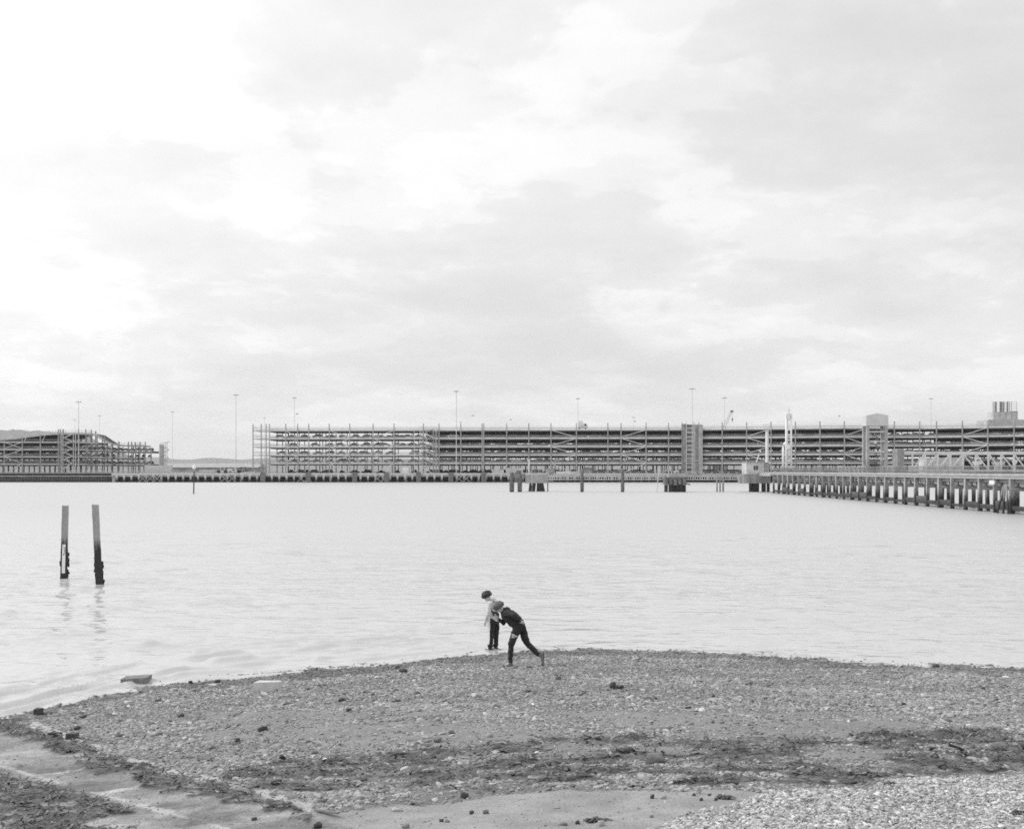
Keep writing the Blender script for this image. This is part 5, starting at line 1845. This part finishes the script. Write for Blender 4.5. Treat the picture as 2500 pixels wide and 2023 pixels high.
# --- boy bent forward in the follow-through of a throw
C0 = gpt(1243, 1627)
boy2 = empty('person', C0, 'boy in dark jacket and torn jeans leaning far forward on one leg mid-throw', 'person')
hc = Vector((-.225, -.03, 1.425))
fwd = Vector((-.66, -.08, -.75)).normalized()
side = fwd.cross(Vector((0, 0, 1))).normalized()
up = side.cross(fwd)
fh, fk, fa = Vector((.20, -.085, .94)), Vector((.045, -.10, .55)), Vector((.025, -.09, .10))
bh, bk, ba = Vector((.29, .085, .96)), Vector((.42, .10, .565)), Vector((.715, .06, .275))
bt_ = Vector((.80, .04, .055))
s1, s2 = Vector((-.04, -.17, 1.30)), Vector((-.10, .15, 1.25))
e1, w1 = Vector((.12, -.315, 1.26)), Vector((.255, -.20, 1.13))
e2, w2 = Vector((-.135, .13, 1.03)), Vector((-.27, -.02, 1.16))
body = [('c', fa, fk, .038, .052), ('c', fk, fh, .056, .08), ('c', ba, bk, .038, .052), ('c', bk, bh, .056, .08), ('c', fh, bh, .09, .09),
        ('c', (.245, 0, .98), (.16, 0, 1.1), .115, .11), ('c', (.16, 0, 1.1), (-.03, 0, 1.26), .115, .115), ('c', s1, s2, .06, .06), ('c', (-.07, 0, 1.30), (-.19, -.01, 1.42), .055, .05),
        ('c', s1, e1, .045, .037), ('c', e1, w1, .036, .027), ('c', s2, e2, .045, .037), ('c', e2, w2, .036, .027),
        ('c', fa, fa + Vector((-.14, 0, -.06)), .035, .026), ('c', ba, bt_, .035, .028)] + head_parts(hc, fwd, side, up)
me = blob_mesh('body', body, .011, 4)
hm = MB()
hand(hm, w1, (.75, .3, -.6), (0, .8, .3), curl=.4)
hand(hm, w2, (-.5, -.4, .55), (.5, -.3, .5), curl=.5)
mesh_join_mb(me, hm)
bo = link_mesh('body', me, M_SKIN, boy2, C0)
face_bits(boy2, bo, hc, fwd, side, up, .092)
jn = [('c', fa + Vector((0, 0, .03)), fk, .054, .072), ('c', fk, fh, .080, .115), ('c', ba + Vector((-.02, 0, .02)), bk, .058, .078), ('c', bk, bh, .084, .112), ('c', fh, bh, .115, .115), ('c', (.25, 0, .97), (.20, 0, 1.06), .13, .125)]
jo = link_mesh('jeans', blob_mesh('jeans', jn, .010, 4, .035), M_JEANS, boy2, C0)
jk = [('c', (.215, 0, 1.02), (.13, 0, 1.10), .158, .172), ('c', (.13, 0, 1.10), (-.03, 0, 1.235), .180, .172), ('c', s1, s2, .088, .088), ('c', (-.05, 0, 1.28), (-.13, 0, 1.37), .10, .07),
      ('c', s1, e1, .078, .070), ('c', e1, w1, .068, .052), ('c', s2, e2, .076, .066), ('c', e2, w2 + Vector((.03, .03, -.03)), .054, .044),
      ('e', (-.03, 0, 1.39), (.075, .11, .05), (0, .6, 0)), ('c', (.10, -.06, 1.02), (.17, -.08, .96), .075, .06), ('e', (.155, -.06, .90), (.10, .09, .05), (0, .2, 0))]
link_mesh('jacket', blob_mesh('jacket', jk, .010, 4, .05), M_JACK, boy2, C0)
for nm, a, toe, top in (('shoe', fa + Vector((.03, 0, -.055)), fa + Vector((-.165, 0, -.07)), fa + Vector((.0, 0, .035))), ('shoe', ba + Vector((.065, 0, .02)), bt_ + Vector((.005, 0, -.0)), ba + Vector((.0, 0, .0)))):
    sh_ = [('c', a, toe, .044, .034), ('c', a.lerp(toe, .15), top, .048, .050)]
    link_mesh('shoe', blob_mesh('shoe', sh_, .009, 3), M_SHOE, boy2, C0)
    d = (toe - a).normalized()
    nn = Vector((d.z, 0, -d.x))
    if nn.x * (1 if abs(d.z) > .5 else 0) + (-nn.z if abs(d.z) <= .5 else 0) < 0:
        nn = -nn
    sole = [('c', a + nn * .03, a.lerp(toe, .86) + nn * .016, .030, .022)]
    link_mesh('sole', blob_mesh('sole', sole, .008, 2), M_SHOED, boy2, C0)
hf = hc + up * .045 - fwd * .012
link_mesh('hair', hair_mesh('hair', hf, (.112, .102, .082), (0, -.65, -.1), 8, 200, .033), M_HAIRL, boy2, C0)
link_mesh('torn_patch', blob_mesh('torn_patch', [('e', (.135, -.150, .765), (.085, .058, .040), (0, .35, 0)), ('e', (.105, -.145, .725), (.055, .055, .03), (0, .3, 0))], .008, 2), mat('bare_thigh', .42, .6, .1, 10.0), jo, C0, 'pale skin showing through torn denim')

# ------------------------------------------------------------------ shingle, weed and stones
def tone_material(name, rough=0.8, nscale=14.0):
    m = bpy.data.materials.new(name)
    m.use_nodes = True
    t = m.node_tree
    b_ = t.nodes['Principled BSDF']
    b_.inputs['Roughness'].default_value = rough
    a = nd(t, 'ShaderNodeAttribute', attribute_name='tone', attribute_type='INSTANCER')
    g = nd(t, 'ShaderNodeNewGeometry')
    n_ = nd(t, 'ShaderNodeTexNoise', inp={'Scale': nscale, 'Detail': 4.0, 'Roughness': 0.65})
    t.links.new(g.outputs['Position'], n_.inputs['Vector'])
    k = math_node(t, 'ADD', math_node(t, 'MULTIPLY', math_node(t, 'SUBTRACT', n_.outputs['Fac'], .5), .8), 1.0)
    t.links.new(math_node(t, 'MULTIPLY', a.outputs['Fac'], k), b_.inputs['Base Color'])
    return m


def scatter(name, pts, rot, scl, tone, material, kind, label, cat):
    """instances on a point mesh; kind 'pebble' or 'weed'"""
    me = bpy.data.meshes.new(name)
    me.vertices.add(len(pts))
    me.vertices.foreach_set('co', np.asarray(pts, np.float32).ravel())
    for nm, ty, key, arr in (('rot', 'FLOAT_VECTOR', 'vector', rot), ('scl', 'FLOAT_VECTOR', 'vector', scl), ('tone', 'FLOAT', 'value', tone), ('pick', 'INT', 'value', RNG.integers(0, 5, len(pts)))):
        at = me.attributes.new(nm, ty, 'POINT')
        at.data.foreach_set(key, np.asarray(arr, np.int32 if ty == 'INT' else np.float32).ravel())
    me.materials.append(material)
    o = bpy.data.objects.new(name, me)
    finish(o, None, (0, 0, 0), label, cat, kind='stuff')
    ng = bpy.data.node_groups.new(name + '_nodes', 'GeometryNodeTree')
    ng.interface.new_socket('Geometry', in_out='INPUT', socket_type='NodeSocketGeometry')
    ng.interface.new_socket('Geometry', in_out='OUTPUT', socket_type='NodeSocketGeometry')
    gi, go = ng.nodes.new('NodeGroupInput'), ng.nodes.new('NodeGroupOutput')
    join = ng.nodes.new('GeometryNodeGeometryToInstance')
    for v in range(5):
        if kind == 'pebble':
            p = ng.nodes.new('GeometryNodeMeshIcoSphere')
            p.inputs['Subdivisions'].default_value = 2
            p.inputs['Radius'].default_value = 1.0
            amt, nsc = .75, .9
        else:
            p = ng.nodes.new('GeometryNodeMeshGrid')
            p.inputs['Size X'].default_value = 2.0
            p.inputs['Size Y'].default_value = 0.55
            p.inputs['Vertices X'].default_value = 6
            p.inputs['Vertices Y'].default_value = 3
            amt, nsc = .6, .9
        nz = ng.nodes.new('ShaderNodeTexNoise')
        nz.noise_dimensions = '4D'
        nz.inputs['Scale'].default_value = nsc
        nz.inputs['Detail'].default_value = 2.0
        nz.inputs['W'].default_value = v * 3.7 + 1
        sub = ng.nodes.new('ShaderNodeVectorMath')
        sub.operation = 'SUBTRACT'
        sub.inputs[1].default_value = (.5, .5, .5)
        mul = ng.nodes.new('ShaderNodeVectorMath')
        mul.operation = 'SCALE'
        mul.inputs['Scale'].default_value = amt * 1.6
        sp = ng.nodes.new('GeometryNodeSetPosition')
        ng.links.new(nz.outputs['Color'], sub.inputs[0])
        ng.links.new(sub.outputs[0], mul.inputs[0])
        ng.links.new(mul.outputs[0], sp.inputs['Offset'])
        ng.links.new(p.outputs['Mesh'], sp.inputs['Geometry'])
        sm = ng.nodes.new('GeometryNodeSetMaterial')
        sm.inputs['Material'].default_value = material
        ng.links.new(sp.outputs[0], sm.inputs['Geometry'])
        ng.links.new(sm.outputs[0], join.inputs[0])
    ip = ng.nodes.new('GeometryNodeInstanceOnPoints')
    ip.inputs['Pick Instance'].default_value = True
    ng.links.new(gi.outputs[0], ip.inputs['Points'])
    ng.links.new(join.outputs[0], ip.inputs['Instance'])
    for nm, ty, sock in (('rot', 'FLOAT_VECTOR', 'Rotation'), ('scl', 'FLOAT_VECTOR', 'Scale'), ('pick', 'INT', 'Instance Index')):
        na = ng.nodes.new('GeometryNodeInputNamedAttribute')
        na.data_type = ty
        na.inputs['Name'].default_value = nm
        ng.links.new(na.outputs['Attribute'], ip.inputs[sock])
    ng.links.new(ip.outputs[0], go.inputs[0])
    md = o.modifiers.new('scatter', 'NODES')
    md.node_group = ng
    return o


def surf(x, y):
    """beach height as built (with the fine relief of the mesh left out)"""
    return ground(x, y)


def sample_field(n, y0, y1, half):
    y = RNG.uniform(y0, y1, n)
    x = RNG.uniform(-1, 1, n) * (half * y + 2.0)
    keep = RNG.uniform(0, 1, n) < (half * y + 2.0) / (half * y1 + 2.0)
    return x[keep], y[keep]


PEB = tone_material('pebble', .75)
x, y = sample_field(900000, 9.5, 36.0, .45)
zn = zones(x, y)
z = zn['z']
clump = fbm(x * .7, y * 1.0, 201, 4)
dens = np.where(zn['slip'], .09, np.where(zn['sand'], .05, np.where(zn['light'], 1.0, np.where(zn['mud'], .16 + .3 * (clump > .55), np.where(zn['weed'], .5 - .38 * zn['weedf'], .45 + .55 * (clump > .42))))))
dens = np.where(zn['silt_sheen'], .03, dens)
dens = np.where(z < -.05, 0, np.where(z < .02, dens * .55, dens))
dens = np.where((y > 22) & zn['light'], dens, dens)
keep = RNG.uniform(0, 1, len(x)) < dens
x, y, z = x[keep], y[keep], z[keep]
zn = {k: v[keep] for k, v in zn.items()}
n = len(x)
size = RNG.lognormal(math.log(.0115), .52, n) * (.8 + .5 * fbm(x * .6, y * .6, 207, 2))
size = np.where(zn['light'], RNG.lognormal(math.log(.0125), .4, n), size)
size = np.where(zn['mud'], size * .8, np.where(zn['slip'] | zn['sand'], size * .5, size))
size = np.clip(size, .008, .075)
tone = RNG.lognormal(math.log(.29), .26, n)
tone = np.where(zn['light'], RNG.lognormal(math.log(.41), .32, n), tone)
tone = np.where(zn['weed'], RNG.lognormal(math.log(.17), .5, n), tone)
tone = np.where(zn['mud'], RNG.lognormal(math.log(.28), .3, n), tone)
tone = np.where(RNG.uniform(0, 1, n) < .05, tone * .35, tone)
tone = np.where(RNG.uniform(0, 1, n) < .003, .48, tone)
tone = np.where(z < .07, tone * .62, tone)
tone = np.clip(tone * (.75 + .5 * fbm(x * .5, y * .8, 203, 3)), .02, .7)
sc = np.stack([size * RNG.uniform(.9, 1.8, n), size * RNG.uniform(.7, 1.1, n), size * RNG.uniform(.3, .7, n)], -1)
rt = np.stack([RNG.normal(0, .25, n), RNG.normal(0, .25, n), RNG.uniform(0, 6.28, n)], -1)
scatter('shingle', np.stack([x, y, z + sc[:, 2] * .25], -1), rt, sc, tone, PEB, 'pebble', 'grey pebbles and broken shell covering the foreshore', 'shingle')
N_PEB = n

# extra fine light shingle close by
x, y = sample_field(190000, 9.5, 19.0, .46)
zn = zones(x, y)
keep = zn['light'] & (RNG.uniform(0, 1, len(x)) < .8)
x, y, z = x[keep], y[keep], zn['z'][keep]
n = len(x)
size = np.clip(RNG.lognormal(math.log(.010), .4, n), .005, .03)
tone = np.clip(RNG.lognormal(math.log(.40), .38, n), .05, .7)
sc = np.stack([size * RNG.uniform(.9, 1.5, n), size * RNG.uniform(.7, 1.1, n), size * RNG.uniform(.4, .8, n)], -1)
rt = np.stack([RNG.normal(0, .3, n), RNG.normal(0, .3, n), RNG.uniform(0, 6.28, n)], -1)
scatter('fine_shingle', np.stack([x, y, z + sc[:, 2] * .4 + .005], -1), rt, sc, tone, PEB, 'pebble', 'pale fine shingle at the near corner of the beach', 'shingle')

# wrack
WEED = tone_material('bladder_wrack', .45, 20.0)
x, y = sample_field(240000, 9.5, 30.0, .45)
zn = zones(x, y)
keep = zn['weed'] & (RNG.uniform(0, 1, len(x)) < .06 + .9 * zn['weedf'])
x, y, z, spx = x[keep], y[keep], zn['z'][keep], zn['px'][keep]
n = len(x)
size = RNG.lognormal(math.log(.036), .45, n)
tone = np.clip(RNG.lognormal(math.log(.065), .6, n), .012, .3)
tone = np.where(RNG.uniform(0, 1, n) < .08, .16, tone)
sc = np.stack([size, size * RNG.uniform(.5, 1.1, n), size * .8], -1)
rt = np.stack([RNG.normal(0, .26, n), RNG.normal(0, .22, n), RNG.uniform(0, 6.28, n)], -1)
scatter('seaweed', np.stack([x, y, z + RNG.uniform(.02, .085, n)], -1), rt, sc, tone, WEED, 'weed', 'dark seaweed strewn in bands and along the slipway edge', 'seaweed')

M_ROCKD = mat('wet_dark_rock', .06, .6, .4, 9.0, bump=.8, bscale=30)
M_ROCK = mat('grey_rock', .20, .8, .35, 9.0, bump=.8, bscale=30)
M_ROCKL = mat('pale_rock', .38, .85, .25, 9.0, bump=.6, bscale=30)
M_BLOCK = mat('pale_block', .58, .85, .15, 6.0, bump=.5, bscale=40, fine=.15)


def rock(px, py, wpx, hpx, m, label, shape='rock', name='rock', cat='rock', group='loose rocks on the beach'):
    g = gpt(px, py)
    k = g.y / F
    w, h = wpx * k / 2 * 1.1, hpx * k / 2 * 1.15
    sd = int(px * 7 + py)
    bb = MB()
    if shape == 'rock':
        bb.lump((g.x, g.y, g.z + h * .7), (w, w * .8, h * 1.05), sd, .28, lat=8, lon=12, power=.6)
    elif shape == 'flat':
        bb.lump((g.x, g.y, g.z + h * .5), (w, w * .6, h), sd, .2, lat=7, lon=12, power=.5)
    elif shape == 'block':
        rg = random.Random(sd)
        a = rg.uniform(-.15, .15)
        d = max(w * .75, .12)
        h *= 1.45
        pts = [(-w, -d * .6), (w * .92, -d * .6), (w, d * .5), (-w * .7, d * .6)]
        vs = [(g.x + u * math.cos(a) - v * math.sin(a), g.y + u * math.sin(a) + v * math.cos(a), zz) for zz in (g.z - .03, g.z + 2 * h * .75) for u, v in pts]
        vs = [(X_, Y_, Z_ + (rg.uniform(-.012, .012) if i > 3 else 0)) for i, (X_, Y_, Z_) in enumerate(vs)]
        bb.add(vs, [(3, 2, 1, 0), (4, 5, 6, 7), (0, 1, 5, 4), (1, 2, 6, 5), (2, 3, 7, 6), (3, 0, 4, 7)])
    elif shape == 'plank':
        bb.bar((g.x - w, g.y + .12, g.z + .02), (g.x + w, g.y - .12, g.z + .045 + h * .4), w * .35, h * .9)
    bb.build(name, m, label=label, cat=cat, group=group, smooth=(shape in ('rock', 'flat')))


rock(654, 1687, 60, 20, M_BLOCK, 'pale squared concrete block lying at the water line', 'block', 'concrete_block', 'block', None)
rock(94, 1744, 17, 13, M_ROCKD, 'small dark cube of stone at the water line by the slipway', 'block', 'stone_block', 'block', None)
rock(135, 1801, 26, 12, M_ROCKD, 'dark brick lying at the foot of the slipway edge', 'block', 'loose_brick', 'brick', None)
rock(177, 1803, 24, 12, M_ROCKD, 'second dark brick, on the beach side of the other', 'block', 'loose_brick', 'brick', None)
for a in ((1496, 1680, 14, 18, M_ROCKD, 'black upright stone in the middle of the beach, in front of the bent boy'), (1514, 1680, 17, 10, M_ROCKD, 'black flat stone touching the black upright one'),
          (1742, 1702, 10, 8, M_ROCKD, 'small black stone alone on the upper beach'), (1827, 1672, 20, 10, M_ROCK, 'grey hump of rock on the upper beach past the black stones'),
          (985, 1641, 18, 11, M_ROCKD, 'dark rock just above the water line left of the boys'), (833, 1712, 14, 10, M_ROCKD, 'dark knob of rock on the beach beyond the pale block'),
          (851, 1736, 16, 9, M_ROCKD, 'dark stone right below the dark knob of rock'), (971, 1712, 16, 7, M_ROCKD, 'flat dark stone on the mid beach'),
          (1102, 1790, 16, 10, M_ROCK, 'grey rounded stone at the top of the weed band'), (1068, 1810, 20, 12, M_ROCK, 'wedge of grey rock among the weed band stones'),
          (1600, 1862, 46, 26, M_ROCK, 'largest angular grey boulder in the dark weed band'), (1948, 1862, 22, 15, M_ROCK, 'rounded grey stone with a dark foot in the weed band'),
          (1993, 1885, 26, 14, M_ROCKD, 'dark mound of rock at the edge of the pale shingle'), (1530, 1838, 44, 18, M_ROCKD, 'weed-covered black hummock behind the big boulder'),
          (2440, 1832, 44, 22, M_ROCK, 'long dark-sided boulder near the far side of the beach'), (2160, 1827, 20, 12, M_ROCK, 'grey cobble in the weed band past the big boulder'),
          (2214, 1833, 20, 12, M_ROCK, 'tilted grey cobble in the weed band beside the pale driftwood'), (2498, 1829, 22, 14, M_ROCKD, 'dark rock cut by the edge of the picture'),
          (1395, 1905, 26, 17, M_ROCK, 'grey rock on the border of weed band and sand'), (1335, 1870, 28, 13, M_ROCKD, 'dark low rock in the weed band'),
          (1134, 1948, 24, 16, M_ROCKD, 'dark rough rock resting on the sand border'), (785, 1958, 26, 12, M_ROCK, 'grey oval stone just above the sand strip'),
          (1186, 1985, 16, 10, M_ROCK, 'cracked pale-topped stone on the sand'), (1151, 1986, 14, 9, M_ROCKD, 'dark stone on the sand beside the pale-topped one'),
          (1078, 2005, 10, 8, M_ROCKD, 'black pebble paired with a grey one on the sand'), (1092, 2006, 12, 7, M_ROCK, 'grey pebble paired with a black one on the sand'),
          (1592, 1948, 12, 10, M_ROCKD, 'dark pebble at the sand edge of the pale shingle'), (1620, 1948, 14, 9, M_ROCKL, 'pale pebble at the sand edge of the pale shingle'),
          (1706, 1936, 16, 18, M_ROCKL, 'pale upright stone where sand meets shingle'), (1694, 1941, 9, 6, M_ROCKD, 'tiny dark pebble beside the pale upright stone'),
          (1712, 1953, 9, 7, M_ROCKD, 'small dark pebble in front of the pale upright stone'), (1748, 1953, 9, 7, M_ROCKD, 'last dark pebble of the row on the sand'),
          (1731, 1941, 8, 5, M_ROCKD, 'small dark pebble behind the row on the sand'), (1468, 2015, 20, 14, M_ROCKL, 'pale broken stone low on the sand near the shingle'),
          (1410, 2010, 12, 9, M_ROCKD, 'dark stone low on the sand left of the pale broken one'), (1375, 2013, 20, 9, M_ROCK, 'grey stone at the bottom of the sand strip'),
          (1591, 1994, 10, 6, M_ROCK, 'lone grey pebble on the clean sand'), (620, 2001, 14, 8, M_ROCKD, 'dark pebble on the smooth slipway near its foot'),
          (777, 2020, 26, 14, M_ROCKD, 'dark lump at the very bottom of the slipway'), (990, 2020, 20, 10, M_ROCK, 'stone cut by the bottom of the picture on the sand'),
          (203, 1755, 20, 11, M_ROCKD, 'dark weedy stone on the beach corner by the water'), (189, 1780, 18, 10, M_ROCKD, 'dark stone above the two bricks'),
          (640, 1783, 24, 12, M_ROCKD, 'dark cobble on the open shingle below the pale block'), (580, 1811, 12, 12, M_ROCKD, 'upright dark cobble on the open shingle'),
          (441, 1750, 16, 8, M_ROCKD, 'dark flat cobble on the open shingle nearest the slipway'), (388, 1712, 14, 7, M_ROCKD, 'dark cobble close to the water beside the slab in the shallows'),
          (464, 1668, 10, 8, M_ROCKD, 'small dark stone in the wet edge before the pale block'), (530, 1665, 14, 7, M_ROCKD, 'flat dark stone in the wet edge by the pale block'),
          (190, 1710, 10, 6, M_ROCKD, 'small stone breaking the shallow water by the shore'), (2285, 1627, 20, 8, M_ROCKD, 'dark stone breaking the shallows off the far beach'),
          (2332, 1630, 10, 4, M_ROCKD, 'tiny stone in the shallows beside the larger one'), (2400, 1683, 12, 8, M_ROCKD, 'dark cobble on the far upper beach'),
          (2206, 1720, 10, 7, M_ROCKD, 'small dark cobble on the far mid beach'), (1340, 1688, 26, 8, M_ROCK, 'flat grey stone slab on the upper beach by the boys'),
          (1030, 1655, 8, 6, M_ROCKD, 'tiny dark stone under the water-line rock'), (675, 1915, 26, 13, M_ROCKD, 'weed-draped stone by the slipway puddles')):
    rock(*a, 'flat' if a[3] < a[2] * .5 else 'rock')
for px_, py_, w_, h_, lab in ((1040, 1802, 22, 8, 'beside the grey wedge of rock'), (940, 1842, 16, 12, 'upright, at the slipway side of the weed'), (1210, 1836, 22, 6, 'thin, in the weed mid-beach'), (1310, 1900, 50, 9, 'the longest, just above the sand strip'), (1438, 1879, 14, 6, 'small, between low dark rock and big boulder'), (1108, 1934, 22, 8, 'just above the dark rough rock on the sand border'), (1250, 1930, 14, 7, 'small, on the sand border mid-beach'), (1750, 1832, 16, 7, 'past the big boulder, mid-band'), (1803, 1800, 14, 6, 'small, on the shoreward edge of the weed'), (2080, 1804, 16, 6, 'on the shoreward edge before the driftwood'), (1595, 1909, 18, 7, 'directly below the big boulder'), (1520, 1925, 24, 8, 'on the sand border below the black hummock'), (1646, 1795, 16, 6, 'small, above the big boulder'), (878, 1975, 22, 12, 'rounded, by the plank at the slipway foot'), (970, 1978, 30, 9, 'below the grey plank on the sand')):
    rock(px_, py_, w_, h_, M_ROCKL, 'pale flat stone, ' + lab, 'flat', group='pale stones in the weed band')
rock(2300, 1812, 48, 8, M_ROCKL, 'bleached length of driftwood lying past the weed band', 'plank', 'driftwood', 'driftwood', None)
rock(1010, 1963, 42, 8, M_ROCK, 'grey plank lying along the border of the sand', 'plank', 'driftwood', 'plank', None)
rock(800, 1988, 54, 8, M_ROCK, 'dark plank half sunk at the slipway foot', 'plank', 'driftwood', 'plank', None)
# concrete slab awash in the shallows
Y = F * CH / (1664 - HZ)
xa, xb = XW(301, Y), XW(364, Y)
MB().prism([(xa + .02, -.15), (xb - .03, -.15), (xb, .135), (xa, .10)], Y - .22, Y + .25, 'y').build('concrete_slab', M_ROCK, label='broken grey slab awash in the shallows', cat='slab')

# clumps of weed picked out singly
def weed_clump(px, py, wpx, label):
    g = gpt(px, py)
    w = wpx * g.y / F / 2 * .85
    bb = MB()
    rg = random.Random(int(px + py))
    for k in range(70):
        c = g + Vector((rg.gauss(0, w * .75), rg.gauss(0, w * .2), abs(rg.gauss(0, .008)) + .006))
        a = rg.uniform(0, 6.28)
        u = Vector((math.cos(a), math.sin(a), rg.uniform(-.12, .12))) * rg.uniform(.03, .08)
        v = Vector((-math.sin(a), math.cos(a), rg.uniform(-.3, .3))) * rg.uniform(.01, .025)
        m_ = c + u * .5 + Vector((0, 0, rg.uniform(0, .015)))
        bb.add([c - v, m_ - v, c + u - v * .3, c + u + v * .3, m_ + v, c + v], [(0, 1, 4, 5), (1, 2, 3, 4)])
    bb.build('seaweed_clump', mat('dry_wrack', .085, .8, .4, 12.0), label=label, cat='seaweed', group='loose clumps of seaweed')


for a in ((2085, 1912, 46, 'black clump of seaweed on the pale shingle'), (2165, 1914, 34, 'smaller black weed clump beside the one on pale shingle'), (1675, 1908, 40, 'stringy weed clump at the shingle edge near the sand'),
          (1550, 1923, 24, 'weed scrap on the sand border below the boulder'), (130, 1741, 44, 'flat heap of weed at the water corner'), (200, 1754, 22, 'knot of weed above the bricks'),
          (2490, 1985, 24, 'black weed scrap on the pale shingle at the picture edge'), (1770, 1948, 30, 'weed strand lying along the sand by the shingle'), (1455, 2004, 40, 'thin weed strand low on the sand')):
    weed_clump(*a)

# ------------------------------------------------------------------ haze over the far shore
hz = MB().box(-8900, 8900, -200, 12450, -8, 380)
o = hz.build('haze', [], kind='stuff')
o['label'] = 'thin pale haze over the estuary'
o['category'] = 'haze'
hm_ = bpy.data.materials.new('haze_air')
hm_.use_nodes = True
t = hm_.node_tree
t.nodes.remove(t.nodes['Principled BSDF'])
pv = nd(t, 'ShaderNodeVolumePrincipled')
pv.inputs['Color'].default_value = (.97, .97, .97, 1)
pv.inputs['Density'].default_value = 0.00005
pv.inputs['Anisotropy'].default_value = 0.2
t.links.new(pv.outputs[0], t.nodes['Material Output'].inputs['Volume'])
o.data.materials.append(hm_)
print('PEBBLES', N_PEB)
